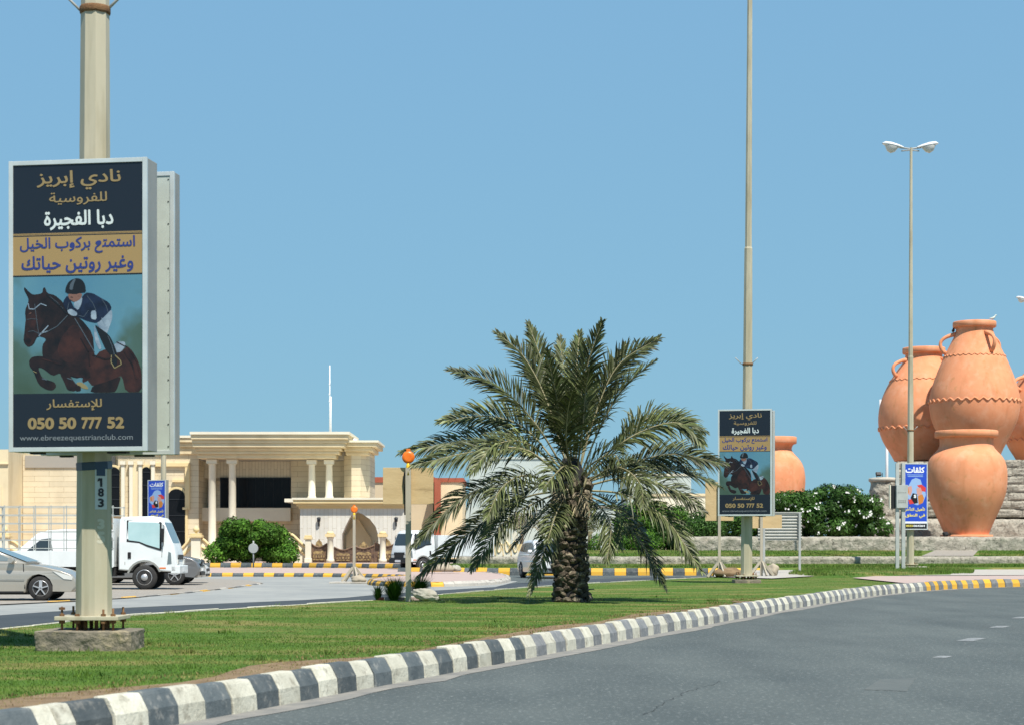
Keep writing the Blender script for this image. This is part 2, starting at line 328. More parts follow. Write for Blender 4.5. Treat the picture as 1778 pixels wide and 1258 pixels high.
def photo_ink():
    m = bpy.data.materials.new('print_photo_backdrop'); m.use_nodes = True; n = m.node_tree; L = n.links; P = n.nodes['Principled BSDF']
    P.inputs['Roughness'].default_value = .35
    tc = n.nodes.new('ShaderNodeTexCoord'); q = n.nodes.new('ShaderNodeTexNoise'); q.inputs['Scale'].default_value = 1.6; q.inputs['Detail'].default_value = 3
    L.new(tc.outputs['Object'], q.inputs['Vector']); sp = n.nodes.new('ShaderNodeSeparateXYZ'); L.new(tc.outputs['Object'], sp.inputs[0])
    def mth(op, a, b):
        x = n.nodes.new('ShaderNodeMath'); x.operation = op
        for i, s in enumerate((a, b)):
            if isinstance(s, (int, float)): x.inputs[i].default_value = s
            else: L.new(s, x.inputs[i])
        return x.outputs[0]
    ax = mth('ABSOLUTE', sp.outputs[0], 0)
    g = mth('ADD', mth('MULTIPLY', ax, .62), mth('MULTIPLY', sp.outputs[2], -.42))
    g = mth('ADD', g, mth('MULTIPLY', mth('SUBTRACT', q.outputs[0], .5), 1.3)); g = mth('ADD', g, .16)
    r = n.nodes.new('ShaderNodeValToRGB'); L.new(g, r.inputs[0]); e = r.color_ramp.elements
    e[0].position = .0; e[0].color = (.078, .21, .30, 1); e[1].position = 1; e[1].color = (.042, .075, .045, 1)
    a = e.new(.30); a.color = (.095, .235, .31, 1); b = e.new(.55); b.color = (.062, .118, .10, 1)
    L.new(r.outputs[0], P.inputs['Base Color']); return m
I['photo'] = photo_ink()

# ---------------------------------------------------------------- lettering
AR = {'ا':0xFE8D,'ب':0xFE8F,'ت':0xFE95,'ة':0xFE93,'ج':0xFE9D,'ح':0xFEA1,'خ':0xFEA5,'د':0xFEA9,'ر':0xFEAD,'ز':0xFEAF,'س':0xFEB1,'ط':0xFEC1,'ع':0xFEC9,
      'غ':0xFECD,'ف':0xFED1,'ق':0xFED5,'ك':0xFED9,'ل':0xFEDD,'م':0xFEE1,'ن':0xFEE5,'ه':0xFEE9,'و':0xFEED,'ي':0xFEF1,'إ':0xFE87,'أ':0xFE83}
RJ = 'ادرزوةإأ'
def shape(s):
    if not any(c in AR for c in s): return s
    s = s.replace('لإ', '\x01').replace('لأ', '\x02').replace('لا', '\x03'); Lg = {'\x01': 0xFEF9, '\x02': 0xFEF7, '\x03': 0xFEFB}; out = []
    for i, c in enumerate(s):
        if c == ' ': out.append(' '); continue
        p = s[i-1] if i else ' '; nx = s[i+1] if i + 1 < len(s) else ' '
        pj = p in AR and p not in RJ; nj = nx in AR or nx in Lg
        if c in Lg: out.append(chr(Lg[c] + (1 if pj else 0)))
        elif c in RJ: out.append(chr(AR[c] + (1 if pj else 0)))
        else: out.append(chr(AR[c] + (3 if pj and nj else 2 if nj else 1 if pj else 0)))
    return ''.join(reversed(out))
_tc = {}
def uncross(Q):
    """drop the tiny crossed loops some glyph outlines carry"""
    for _ in range(6):
        n = len(Q); hit = None
        for i in range(n):
            a, b = Q[i], Q[(i+1) % n]
            for j in range(i+2, n):
                if (j+1) % n == i: continue
                c, d = Q[j], Q[(j+1) % n]; r, s_ = b-a, d-c; den = r.cross(s_)
                if abs(den) < 1e-12: continue
                t = (c-a).cross(s_)/den; u = (c-a).cross(r)/den
                if 1e-6 < t < 1-1e-6 and 1e-6 < u < 1-1e-6: hit = (i, j, a+r*t); break
            if hit: break
        if not hit: return Q
        i, j, p = hit; A = [p]+Q[i+1:j+1]; B = Q[:i+1]+[p]+Q[j+1:]
        ar = lambda P: abs(sum(P[k].cross(P[(k+1) % len(P)]) for k in range(len(P)))/2)
        if min(ar(A), ar(B)) > .012: return Q
        Q = A if ar(A) > ar(B) else B
    return Q
def glyphs(text, bold):
    """triangulated outlines of a line of text: list of (verts2d, tris)"""
    key = (text, bold)
    if key in _tc: return _tc[key]
    c = bpy.data.curves.new('t', 'FONT'); c.body = shape(text); c.size = 1
    o = bpy.data.objects.new('t', c); COL.objects.link(o); bpy.context.view_layer.update()
    dg = bpy.context.evaluated_depsgraph_get(); cu = o.to_curve(dg, apply_modifiers=False)
    cont = []
    for sp in cu.splines:
        bp = sp.bezier_points; n = len(bp); P = []
        if n < 2: continue
        for i in range(n):
            a, b = bp[i], bp[(i+1) % n]
            st = (a.handle_right - a.co).length + (b.handle_left - b.co).length
            cross = abs((a.handle_right - a.co).to_2d().cross((b.co - a.co).to_2d())) + abs((b.handle_left - b.co).to_2d().cross((b.co - a.co).to_2d()))
            k = 1 if cross < 1e-5 else 5
            for j in range(k):
                t = j / k; u = 1 - t
                P.append((a.co*u**3 + a.handle_right*3*u*u*t + b.handle_left*3*u*t*t + b.co*t**3).to_2d())
        Q = []
        for p in P:
            if not Q or (p - Q[-1]).length > 1e-4: Q.append(p)
        while len(Q) > 2 and (Q[0]-Q[-1]).length < 1e-4: Q.pop()
        if len(Q) < 3: continue
        Q = uncross(Q)
        ar = sum(Q[i].cross(Q[(i+1) % len(Q)]) for i in range(len(Q))) / 2
        cont.append((ar, Q))
    o.to_curve_clear(); bpy.data.objects.remove(o); bpy.data.curves.remove(c)
    if not cont: return []
    big = max(cont, key=lambda x: abs(x[0]))[0]; sg = 1 if big > 0 else -1
    def inside(p, Q):
        r = False
        for i in range(len(Q)):
            a, b = Q[i], Q[i-1]
            if (a.y > p.y) != (b.y > p.y) and p.x < (b.x-a.x)*(p.y-a.y)/(b.y-a.y)+a.x: r = not r
        return r
    def fat(Q, s):
        if not bold: return Q
        R = []
        for i in range(len(Q)):
            a, b, c2 = Q[i-1], Q[i], Q[(i+1) % len(Q)]
            n1 = (b-a).normalized(); n2 = (c2-b).normalized(); t = (n1+n2)
            if t.length < .3: R.append(b); continue
            t.normalize(); R.append(b + Vector((t.y, -t.x)) * bold * s)
        return R
    outer = [Q for a, Q in cont if a*sg > 0]; hole = [Q for a, Q in cont if a*sg < 0]; res = []
    lone = [h for h in hole if not any(inside(h[0], Q) or inside(h[len(h)//2], Q) for Q in outer)]
    hole = [h for h in hole if not any(h is q for q in lone)]
    for Q in outer + lone:
        hs = [h for h in hole if inside(h[0], Q)]
        loops = [Q] + hs; vs = [v for l in loops for v in l]; tr = tessellate_polygon([[v.to_3d() for v in l] for l in loops])
        # a bolder stroke: the outline smeared round a small circle
        for k in range(9 if bold else 1):
            o_ = Vector((math.cos(k*math.pi/4), math.sin(k*math.pi/4)))*bold*.8 if (bold and k < 8) else Vector((0, 0))
            res.append(([v+o_ for v in vs], tr))
    _tc[key] = res; return res
def text(mb, s, x0, x1, zc, zh, y, m, bold=0.0):
    """lay the line on the plane y (facing -y): spans x0..x1, its full height zh centred on zc"""
    g = glyphs(s, bold)
    X = [v.x for vs, _ in g for v in vs]; Y = [v.y for vs, _ in g for v in vs]
    ax, bx, ay, by = min(X), max(X), min(Y), max(Y); sx = (x1-x0)/(bx-ax); sy = zh/(by-ay)
    for i, (vs, tr) in enumerate(g):
        mb.add([(x0+(v.x-ax)*sx, y - .00007*(i % 27), zc - zh/2 + (v.y-ay)*sy) for v in vs], [tuple(t) for t in tr], m)

# ---------------------------------------------------------------- the ground
def struct(mb, name, m, label=None): return tag(mb.build(name, m), label, None, None, 'structure')
b = MB(); b.box((-900, -60, -.5), (900, 1500, -.03)); struct(b, 'ground', M['sand'])
b = MB(); b.sheet([(-70, -5, 0), (90, -5, 0), (90, 150, 0), (-70, 150, 0)]); struct(b, 'road', M['asphalt'])

def chaikin(P, k=2):
    P = [Vector(p) for p in P]
    for _ in range(k):
        Q = [P[0]]
        for a, c in zip(P, P[1:]): Q += [a*.75+c*.25, a*.25+c*.75]
        P = Q + [P[-1]]
    return P
def resample(P, step):
    out = [P[0].copy()]; acc = 0
    for a, c in zip(P, P[1:]):
        L = (c-a).length; t = step - acc
        while t <= L: out.append(a + (c-a)*(t/L)); t += step
        acc = L - (t - step)
    return out
def normals(P):
    N = []
    for i in range(len(P)):
        t = (P[min(i+1, len(P)-1)] - P[max(i-1, 0)]).to_2d().normalized(); N.append(Vector((-t.y, t.x, 0)))
    return N
KH, KW = .27, .20
def kerb(name, path, step, pick, side=1, h=KH, w=KW, slope=.3, label=None, z=0.0):
    """row of stones along a path (front foot line); each stone its own object, tops butted with open joints"""
    root = thing(name, label, None, path[0], kind='structure'); P = resample(path, step); N = normals(P); r = random.Random(len(P))
    for i in range(len(P)-1):
        m, frac = pick(i, (P[i]+P[i+1])/2)
        segs = [(0, 1)] if not frac else [(0, .5), (.5, 1)]
        for s0, s1 in segs:
            A = P[i].lerp(P[i+1], s0); B = P[i].lerp(P[i+1], s1); g = .006 / (B-A).length
            a = A.lerp(B, g); c = B.lerp(A, g); na = N[i].lerp(N[i+1], s0)*side; nb = N[i].lerp(N[i+1], s1)*side
            dz = r.uniform(-.014, .014); dy = r.uniform(-.014, .014)
            prof = [(0+dy, -.02), (.012+dy, h*.52+dz), (.07+dy, h-.025+dz), (.09+dy, h+dz), (w, h+dz), (w, -.02)]
            mb = MB(a); n = len(prof); vs = []
            for q, nn in ((a, na), (c, nb)):
                for u, v in prof: vs.append(q + nn*u + Vector((0, 0, v+z)))
            fs = [(k, (k+1) % n, n+(k+1) % n, n+k) for k in range(n)] + [tuple(range(n))[::-1], tuple(range(n, 2*n))]
            mb.add(vs, fs); o = mb.build('kerb_stone', m, bevel=.008 if (a.y < 45 and h > .1) else 0, seg=1)
            o.parent = root; o.location = a - root.location
    return root

kp = [(-6.6, 5.0), (-5.3, 8), (-3.25, 12.6), (-2.28, 15.2), (-1.42, 18.1), (-.76, 20.1), (1.78, 28.2), (2.78, 31.2), (3.5, 33.5), (4.65, 37.1),
      (6.76, 43.7), (10.0, 53.0), (12.6, 59.0), (15.5, 63.8), (18.6, 66.6), (22.5, 68.6), (27, 69.6), (33, 69.8)]
KP = chaikin([(x, y, 0) for x, y in kp], 2)
def pick_near(i, p):
    px = CX + p.x/p.y*F
    if px < 1606: return (M['kw'] if i % 2 else (M['kb'] if p.y < 23 else M['kg'])), (i == 19)
    return (M['ky'] if i % 2 else M['kg']), False
kerb('near_kerb', KP, .45, pick_near, 1, label='black and white then yellow kerb along the near road')
# drift of dust at the foot of the kerb
NP = normals(KP); b = MB()
inner = [p - n*(.28 + .16*noise.noise(p*.9)) for p, n in zip(KP, NP)]
b.sheet([(p + n*.03) + Vector((0, 0, .004)) for p, n in zip(KP, NP)] + [p + Vector((0, 0, .004)) for p in inner[::-1]])
struct(b, 'road_dust', M['dust'])
b = MB(); b.sheet([Gp(x, y, .003) for x, y in ((1500, 1196), (1528, 1178), (1590, 1176), (1574, 1199))]); struct(b, 'road_patch', M['patch'])
for k, pts_ in enumerate((((1120, 1240), (1175, 1206), (1260, 1180)),)):
    P_ = chaikin([Gp(x, y, .0035) for x, y in pts_], 1); P_ = resample(P_, .14); N_ = normals(P_); rk = random.Random(k); b = MB()
    P_ = [p + n*rk.uniform(-.035, .035) for p, n in zip(P_, N_)]; q_ = [rk.uniform(.001, .005) for _ in P_]
    b.add([p - n*w_ for p, n, w_ in zip(P_, N_, q_)] + [p + n*w_ for p, n, w_ in zip(P_, N_, q_)], [(i, i+1, len(P_)+i+1, len(P_)+i) for i in range(len(P_)-1)]); struct(b, 'road_crack', M['crack'])
# lane dashes
for k, (px, py, L, wd) in enumerate(((1637, 1139, .45, .17), (1687, 1109, 1.0, .24), (1736, 1087, .8, .22), (1771, 1071, .8, .2))):
    p = Gp(px, py, .004); t = Vector((.42, .91, 0)); s = Vector((.91, -.42, 0)); b = MB(p)
    b.add([p-t*L/2-s*wd/2, p-t*L/2+s*wd/2, p+t*L/2+s*wd/2, p+t*L/2-s*wd/2], [(0, 1, 2, 3)])
    struct(b, 'lane_marking', M['mark'])

# median island: its far edge is a pale low kerb beside the second road
FE = [Gp(x, y, .24) for x, y in ((-1100, 1162), (-420, 1120), (0, 1088), (200, 1067), (420, 1053), (640, 1040), (758, 1030), (891, 1019.5), (1020, 1011), (1156, 1004), (1225, 1000.5), (1262, 998.5))]
ztop = .25
def edge_back(k=0): return [p + n*KW for p, n in zip(KP, NP)]
back = [p for p in edge_back() if p.y < 66]
tail = [Gp(x, y, .27) for x, y in ((1690, 1001), (1530, 999.5), (1400, 998), (1330, 998))]
poly = [Vector((p.x, p.y, 0)) for p in back] + [Vector((p.x, p.y, 0)) for p in tail] + [Vector((p.x, p.y, 0)) for p in FE[::-1]]
def in_poly(pts, Q):
    x, y = pts[:, 0], pts[:, 1]; r = np.zeros(len(pts), bool); n = len(Q)
    for i in range(n):
        x0, y0 = Q[i]; x1, y1 = Q[i-1]
        c = (y0 > y) != (y1 > y)
        with np.errstate(divide='ignore', invalid='ignore'): xi = (x1-x0)*(y-y0)/(y1-y0) + x0
        r ^= c & (x < xi)
    return r
PXY = [(p.x, p.y) for p in poly]
def seg_dist(pts, Q):
    d = np.full(len(pts), 1e9)
    for a, c in zip(Q, Q[1:]):
        a = np.array(a[:2]); c = np.array(c[:2]); ab = c-a; t = np.clip(((pts-a)@ab)/(ab@ab), 0, 1)
        d = np.minimum(d, np.linalg.norm(pts - (a + t[:, None]*ab), axis=1))
    return d
def turf_z(x, y):
    """lawn height: flush with the kerb, softly swelling inside"""
    return .235 + .035*np.sin(x*.5)*np.sin(y*.21+1)
b = MB(); b.sheet([Vector((p.x, p.y, .225)) for p in poly]); struct(b, 'median_lawn', M['turf'], 'short lawn on the long median between the two roads')
# bare soil strip behind the near kerb
b = MB(); A = [p + n*(KW+.0) for p, n in zip(KP, NP) if p.y < 40]
Bk = [p + n*(KW + .2 + .85*max(0, noise.noise(p*.45)+.22)) for p, n in zip(KP, NP) if p.y < 40]
b.sheet([v + Vector((0, 0, .240)) for v in A] + [v + Vector((0, 0, .236)) for v in Bk[::-1]]); struct(b, 'soil_strip', M['soil'])

rng = np.random.default_rng(3)
def blades(name, pts, zf, h0, h1, wd, mat_, label, soil=None):
    n = len(pts); x, y = pts[:, 0], pts[:, 1]; z = zf(x, y)
    a = rng.uniform(0, 2*np.pi, n); hh = rng.uniform(h0, h1, n); ln = rng.uniform(.15, .8, n)*hh; la = rng.uniform(0, 2*np.pi, n)
    ww = wd*rng.uniform(.7, 1.4, n)
    V = np.zeros((n, 3, 3)); V[:, 0] = np.c_[x-np.cos(a)*ww, y-np.sin(a)*ww, z]; V[:, 1] = np.c_[x+np.cos(a)*ww, y+np.sin(a)*ww, z]
    V[:, 2] = np.c_[x+np.cos(la)*ln, y+np.sin(la)*ln, z+hh]
    sh = np.repeat(rng.uniform(.65, 1.35, n), 3)
    o = np_mesh(name, V.reshape(-1, 3), np.arange(3*n).reshape(-1, 3), mat_, attr=sh)
    return tag(o, label, None, None, 'stuff')
pts = []
for (y0, y1, dens) in ((9, 17, 2600), (17, 24, 1900), (24, 34, 900), (34, 46, 420), (46, 75, 170)):
    n = int((y1-y0)*26*dens*.5); P0 = np.c_[rng.uniform(-14, 14, n) + (8 if y0 > 44 else 0), rng.uniform(y0, y1, n)]
    vis = (np.abs(P0[:, 0])/P0[:, 1] < .30) & in_poly(P0, PXY); P0 = P0[vis]
    dk = seg_dist(P0, [(p.x, p.y) for p in KP]); f = np.array([noise.noise(Vector((a*.6, c*.6, 0))) for a, c in P0[::1]])
    keep = (dk > .22) & ((dk > .35 + 1.5*np.maximum(f+.12, 0)) | (rng.random(len(P0)) < .22)); pts.append(P0[keep])
pts = np.concatenate(pts)
blades('grass', pts, lambda x, y: .222 + 0*x, .010, .026, .005, M['blade'], 'short mown grass covering the median')

dp = np.c_[rng.uniform(-9, 12, 60000), rng.uniform(11, 42, 60000)]; dp = dp[in_poly(dp, PXY)]; dd_ = seg_dist(dp, [(p.x, p.y) for p in KP]); dp = dp[(dd_ > .2) & (dd_ < 1.15)]
dn = np.array([noise.noise(Vector((a*1.3, c*1.3, 5))) for a, c in dp]); dp = dp[dn > -.12]
M['dry'] = mat('dry_grass', (.30, .22, .10), (.17, .12, .06), 4, .9, attr=True, c3=(.10, .15, .03), s3=3, k3=(.52, .62), spec=.1)
blades('dry_grass', np.repeat(dp, 3, 0) + rng.normal(0, .03, (len(dp)*3, 2)), lambda x, y: .228 + 0*x, .01, .035, .006, M['dry'], 'dead brown grass along the worn soil behind the near kerb')
wp = []
for k in range(170):
    c_ = np.array([rng.uniform(-9, 12), rng.uniform(12, 44)]); wp.append(c_ + rng.normal(0, .07, (int(rng.integers(14, 60)), 2)))
wp = np.concatenate(wp); wp = wp[in_poly(wp, PXY)]; wp = wp[seg_dist(wp, [(p.x, p.y) for p in KP]) > .22]
blades('weeds', wp, lambda x, y: .222 + 0*x, .03, .085, .006, M['blade'], 'taller weeds dotted through the short lawn')
def pick_white(i, p): return M['kw'], False
kerb('far_median_kerb', [Vector((p.x, p.y, 0)) for p in FE], 1.2, pick_white, -1, h=.245, w=.14, label='thin pale kerb on the far side of the median')
# second road surfaces
b = MB(); ln = [Gp(x, y, .004) for x, y in ((-1500, 1128), (-420, 1085), (0, 1067), (130, 1058), (260, 1052), (400, 1046), (520, 1041), (600, 1036.5), (660, 1031), (760, 1024), (860, 1018))]
bk = [Gp(x, y, .004) for x, y in ((900, 1008), (700, 1003), (640, 1001), (300, 996), (-2200, 996))]
b.sheet(ln + bk); struct(b, 'pale_road', M['asphalt_pale'])
b = MB(); b.sheet([Vector((p.x, p.y, .002)) for p in FE] + [Gp(x, y, .002) for x, y in ((1180, 999.5), (980, 1006), (860, 1014), (760, 1022), (600, 1035), (400, 1045), (200, 1056), (0, 1066), (-420, 1082), (-1100, 1108))])
struct(b, 'dark_road_strip', M['asphalt_new'])
b = MB(); pv = [Gp(x, y, .03) for x, y in ((-1200, 1075), (0, 1048), (130, 1042), (230, 1036), (330, 1027), (420, 1017), (458, 1011), (430, 1006), (360, 1003), (-1800, 1003))]
b.sheet(pv); struct(b, 'paved_parking_island', M['pavers'])
kerb('low_parking_kerb', chaikin([Gp(x, y, 0) for x, y in ((-1200, 1078), (0, 1050), (130, 1044), (230, 1038), (330, 1029), (420, 1019), (458, 1013))], 1), 1.0,
     lambda i, p: ((M['ky'], M['kc'], M['kg'], M['kc'])[i % 4], False), 1, h=.04, w=.14, label='low worn yellow and grey kerb round the parking pavers')
# pink paved traffic island
isl = [Gp(x, y, 0) for x, y in ((100, 1001), (360, 1000), (520, 1000.5), (640, 1001.5), (692, 1003.5), (700, 1005), (660, 1007.5), (634, 1012), (645, 1016.5), (700, 1018), (770, 1018), (840, 1016),
                                (880, 1012), (890, 1006), (874, 1001), (820, 995.5), (720, 991.5), (560, 989.5), (360, 989))]
ISL = chaikin(isl, 2)
b = MB(); NI = normals(ISL); b.sheet([p + n*.08 + Vector((0, 0, .165)) for p, n in zip(ISL, NI)]); struct(b, 'pink_traffic_island', M['pink'])
def pick_isl(i, p):
    px = CX + p.x/p.y*F
    if px > 765 and p.y < 95: return M['kc'], False
    return (M['ky'] if i % 2 else M['kb']), False
kerb('island_kerb', ISL, .5, pick_isl, 1, h=.18, label='yellow and black kerb round the pink island')
# far kerb of the ring road
def bow(px): return 92.5 + ((px-1150)/600)**2*3.0
FK = [Vector(((px-CX)/F*bow(px), bow(px), 0)) for px in range(690, 1345, 20)]
kerb('ring_road_kerb', FK, .57, lambda i, p: ((M['ky'] if i % 2 else M['kb']), False), 1, h=.36, w=.25, label='yellow and black kerb round the roundabout garden')
UK = [Gp(x, y, 0) for x, y in ((-900, 985.5), (225, 985.5), (500, 986), (515, 986), (700, 988))]
kerb('villa_side_kerb', UK, .70, lambda i, p: ((M['ky'] if i % 2 else M['kb']), False), 1, h=.36, w=.25, label='yellow and black kerb in front of the cream villa')
b = MB(); b.sheet([p + Vector((0, .12, .33)) for p in UK] + [Vector((20, 175, .33)), Vector((-120, 175, .33))]); struct(b, 'villa_pavement', M['pink'])
# pavement behind the yellow kerb on the right, grass mound
b = MB(); q = [p + n*KW + Vector((0, 0, .262)) for p, n in zip(KP, NP) if p.y > 58]
b.sheet(q + [Gp(x, y, .262) for x, y in ((2000, 997), (1690, 998.5), (1520, 999), (1480, 1002))]); struct(b, 'right_pavement', M['pink'])
b = MB(); b.sheet([Gp(x, y, .262) for x, y in ((1240, 1000), (1340, 1003), (1420, 998.5), (2000, 996.5), (2000, 985), (1240, 985.5))]); struct(b, 'garden_path', M['kc'])
# grass bank between path and second road, and the garden terraces
def relief(name, m, rows, step, amp, freq, label, x0=640, x1=1990, seed=0.0, kind='structure', bowf=None):
    """rows: list of (depth, z, roughness); strips run left to right following the bow of the roundabout"""
    V = []; n = int((x1-x0)/step)+1; r2 = []
    for k in range(len(rows)-1):
        a, c = rows[k], rows[k+1]; L = math.hypot(c[0]-a[0], c[1]-a[1]); nn = max(1, int(L/.13)) if max(a[2], c[2]) > 0 else 1
        for j in range(nn): t = j/nn; r2.append(tuple(a[i]+(c[i]-a[i])*t for i in range(3)))
    r2.append(rows[-1])
    for (d, z, a) in r2:
        for i in range(n):
            px = x0+i*step; bw = ((px-1150)/600)**2*3.0; dd = d+bw; X = (px-CX)/F*dd
            p = Vector((X, dd, z)); q = noise.fractal(Vector((X*freq+seed, z*freq*2.2, d*.3)), 1.0, 2.0, 3)*a
            p.y -= q*.8; p.z += q*.45; V.append(p)
    R = len(r2); Fq = np.array([(i*n+j, i*n+j+1, (i+1)*n+j+1, (i+1)*n+j) for i in range(R-1) for j in range(n-1)])
    o = np_mesh(name, np.array([tuple(v) for v in V]), Fq, m, smooth=True); return tag(o, label, None if kind else 'wall', None, kind)
def garden(px, z): return Vector(((px-CX)/F*(0), 0, z))
relief('verge', M['turf'], [(92.6, .1, 0), (92.8, .345, 0), (98.5, .52, .03)], 6, .05, .5, 'grass verge behind the far kerb', x0=735)
relief('terrace_lawn', M['turf'], [(98.9, .84, 0), (104.2, 1.22, .02)], 6, .05, .5, 'upper lawn between the two low stone walls', x0=1000)
def wall_thing(name, m, rows, step, freq, label, x0, x1, seed):
    return relief(name, m, rows, step, 1, freq, label, x0, x1, seed, kind=None)
wall_thing('lower_terrace_wall', M['stone'], [(98.5, .35, .10), (98.4, .86, .11), (98.75, .90, .03), (99.1, .84, 0)], 2.2, 2.6, 'lowest long pale rough stone wall above the grass verge', 792, 1990, 3)
wall_thing('middle_terrace_wall', M['stone'], [(103.9, 1.15, .12), (103.85, 1.90, .14), (104.2, 1.97, .05), (104.9, 1.92, 0)], 2.2, 2.6, 'long carved stone wall holding up the jar terrace', 1178, 1990, 9)
b = MB(); b.sheet([Wp(1178, 950, 1)*0 + Vector(((1178-CX)/F*104.7, 104.7, 1.90)), Vector(((2000-CX)/F*110, 110.2, 1.90)), Vector((62, 150, 1.90)), Vector((12, 150, 1.90))]); struct(b, 'jar_terrace', M['pink'])
wall_thing('upper_terrace_wall', M['stone'], [(111.9, 1.85, .14), (111.8, 2.86, .16), (112.2, 3.08, .06), (113.8, 3.12, .0)], 2.2, 2.2, 'stone wall running behind the front clay jar', 1532, 1990, 14)
b = MB(); b.sheet([Wp(700, 951, 100)*0 + Vector((3.6, 104, 1.2)), Vector((10, 104, 1.2)), Vector((12, 150, 1.2)), Vector((4.6, 150, 1.2))]); struct(b, 'garden_lawn', M['turf'])
# path ramp in the terrace lawn
b = MB(); A = [Vector(((x-CX)/F*d, d, z)) for x, d, z in ((1600, 101.3, .92), (1690, 102.1, .92), (1700, 107.4, 1.27), (1628, 106.4, 1.27))]; b.sheet(A); struct(b, 'garden_ramp', M['pavers'])
# bank
bp_ = [(1368, 1001), (1384, 993), (1405, 987), (1440, 984.5), (1560, 985), (1660, 989), (1692, 994), (1690, 999), (1530, 1002), (1420, 1004)]
b = MB(); cpt = Gp(1500, 992, .40); ring = [Gp(x, y, .19) for x, y in bp_]
vs = [cpt] + [p.lerp(cpt, .5) + Vector((0, 0, .06)) for p in ring] + ring; n = len(ring)
b.add(vs, [(0, 1+i, 1+(i+1) % n) for i in range(n)] + [(1+i, 1+n+i, 1+n+(i+1) % n, 1+(i+1) % n) for i in range(n)], 0, True); struct(b, 'grass_bank', M['turf'])
pp = np.concatenate([np.c_[rng.uniform(9, 26, 60000), rng.uniform(66, 102, 60000)]]); Q = [(p.x, p.y) for p in ring]
blades('bank_grass', pp[in_poly(pp, Q)], lambda x, y: .30 + 0*x, .05, .17, .012, M['blade'], 'longer grass on the bank beside the blue sign')
n_ = 26000; px_ = rng.uniform(740, 1990, n_); dd = rng.uniform(93.2, 98.3, n_); d2 = dd + ((px_-1150)/600)**2*3.0
blades('verge_grass', np.c_[(px_-CX)/F*d2, d2], lambda x, y: .36 + 0*x + .03*(y-93.2)*.9*0 + .02, .06, .20, .014, M['blade'], 'unmown grass along the foot of the lowest wall')
px_ = rng.uniform(1003, 1990, n_); dd = rng.uniform(99.0, 104, n_); d2 = dd + ((px_-1150)/600)**2*3.0
keep = ~((px_ > 1600) & (px_ < 1700)); dd = dd[keep]; d2 = d2[keep]; px_ = px_[keep]; zz = .84+.38*(dd-98.9)/5.3
_z = dict(); 
blades('terrace_grass', np.c_[(px_-CX)/F*d2, d2], lambda x, y: zz, .03, .10, .012, M['blade'], 'mown grass on the upper lawn')

# ---------------------------------------------------------------- lamp posts and light boxes
def lamp_post(loc, label, plate=True, top=22.2, heads=True, r0=.20, detail=True, lean=0.0, grp='tall street lamp posts', hd=(1, -1)):
    t = thing('lamp_post', label, 'lamp post', loc, 0, grp); rt = math.radians(22.5-8)
    z0 = .16 if plate else .02
    b = MB(); rr = lambda z: r0 - (r0-.155)*min(1, z/7.0) if z < 7 else (.155-(z-7)/(10.6-7)*.02 if z < 10.6 else .115-(z-10.6)/(top-10.6)*.045)
    zs = [z0, 2, 4, 7.0, 10.55, 10.6, 14, top]
    b.tube([(lean*z, 0, z) for z in zs], [rr(z) for z in zs], 8, 0, False, True, rt); b.build('pole', M['galv'], t)
    b = MB(); b.lathe([(6.83, .165), (6.85, .172), (6.89, .172), (6.91, .165)], (lean*6.9, 0, 0), 16); c = b.build('clamp', M['rust'], t)
    for s in (1, -1):
        b = MB(); b.tube([(s*.15, -.02, 6.87), (s*.30, -.02, 7.02), (s*.36, -.02, 7.08)], .016, 6); b.build('flag_bracket', M['galvg'], c)
    if plate:
        b = MB(); b.box((-.36, -.34, .12), (.34, .34, .165)); b.build('base_plate', M['galv'], t, bevel=.008)
        for k in range(8):
            b = MB(); g = math.pi/8 + k*math.pi/4; b.tube([(.155*math.cos(g), .155*math.sin(g), -.02), (.155*math.cos(g), .155*math.sin(g), .12)], .022, 6)
            b.build('levelling_screw', M['rust'], t)
        for k, (x, y) in enumerate(((-.29, -.27), (.27, -.27), (.17, -.30), (-.12, -.29), (-.29, .27), (.27, .27))):
            b = MB(); hh = (.27, .25, .24, .14, .26, .25)[k]; b.tube([(x, y, -.02), (x, y, hh)], .013, 8); b.tube([(x, y, .165), (x, y, .19)], .028, 6, 0, False)
            b.tube([(x, y, .085), (x, y, .118)], .034, 6, 0, False); 
            if k == 0: b.tube([(x, y, .235), (x, y, .262)], .034, 6, 0, False)
            b.build('anchor_bolt', M['rust'], t)
    if heads:
        b = MB(); b.tube([(-.55, 0, top+.02), (0, 0, top-.06), (.55, 0, top+.02)], .045, 8); b.tube([(-.45, 0, top-.16), (0, 0, top-.12), (.45, 0, top-.16)], .035, 8); b.build('cross_arm', M['galvg'], t)
        for s in hd:
            b = MB()
            prof = [(.34, .08, .06), (.58, .20, .12), (.95, .28, .17), (1.25, .24, .15), (1.40, .07, .05)]
            vs = []
            for (x, wy, hz) in prof:
                for k in range(12):
                    g = 2*math.pi*k/12; zz_ = math.sin(g)*hz*(1.0 if math.sin(g) > 0 else .35); vs.append((s*x, math.cos(g)*wy, top-.06+.19*x+zz_))
            b.add(vs, [(i*12+k, i*12+(k+1) % 12, (i+1)*12+(k+1) % 12, (i+1)*12+k) for i in range(4) for k in range(12)], 0, True)
            hd_ = b.build('lamp_head', M['white_car'], t)
            b = MB(); vs = []
            for (x, wy, dz) in ((.60, .14, 0), (.78, .24, -.26), (.98, .27, -.36), (1.16, .22, -.28), (1.28, .06, 0)):
                for k in range(8):
                    g = math.pi*k/7; vs.append((s*x, math.cos(g)*wy, top-.10+.19*x+math.sin(g)*(dz if dz else -.01)))
            b.add(vs, [(i*8+k, i*8+k+1, (i+1)*8+k+1, (i+1)*8+k) for i in range(4) for k in range(7)], 0, True); b.build('lamp_lens', M['lamp'], hd_)
    return t

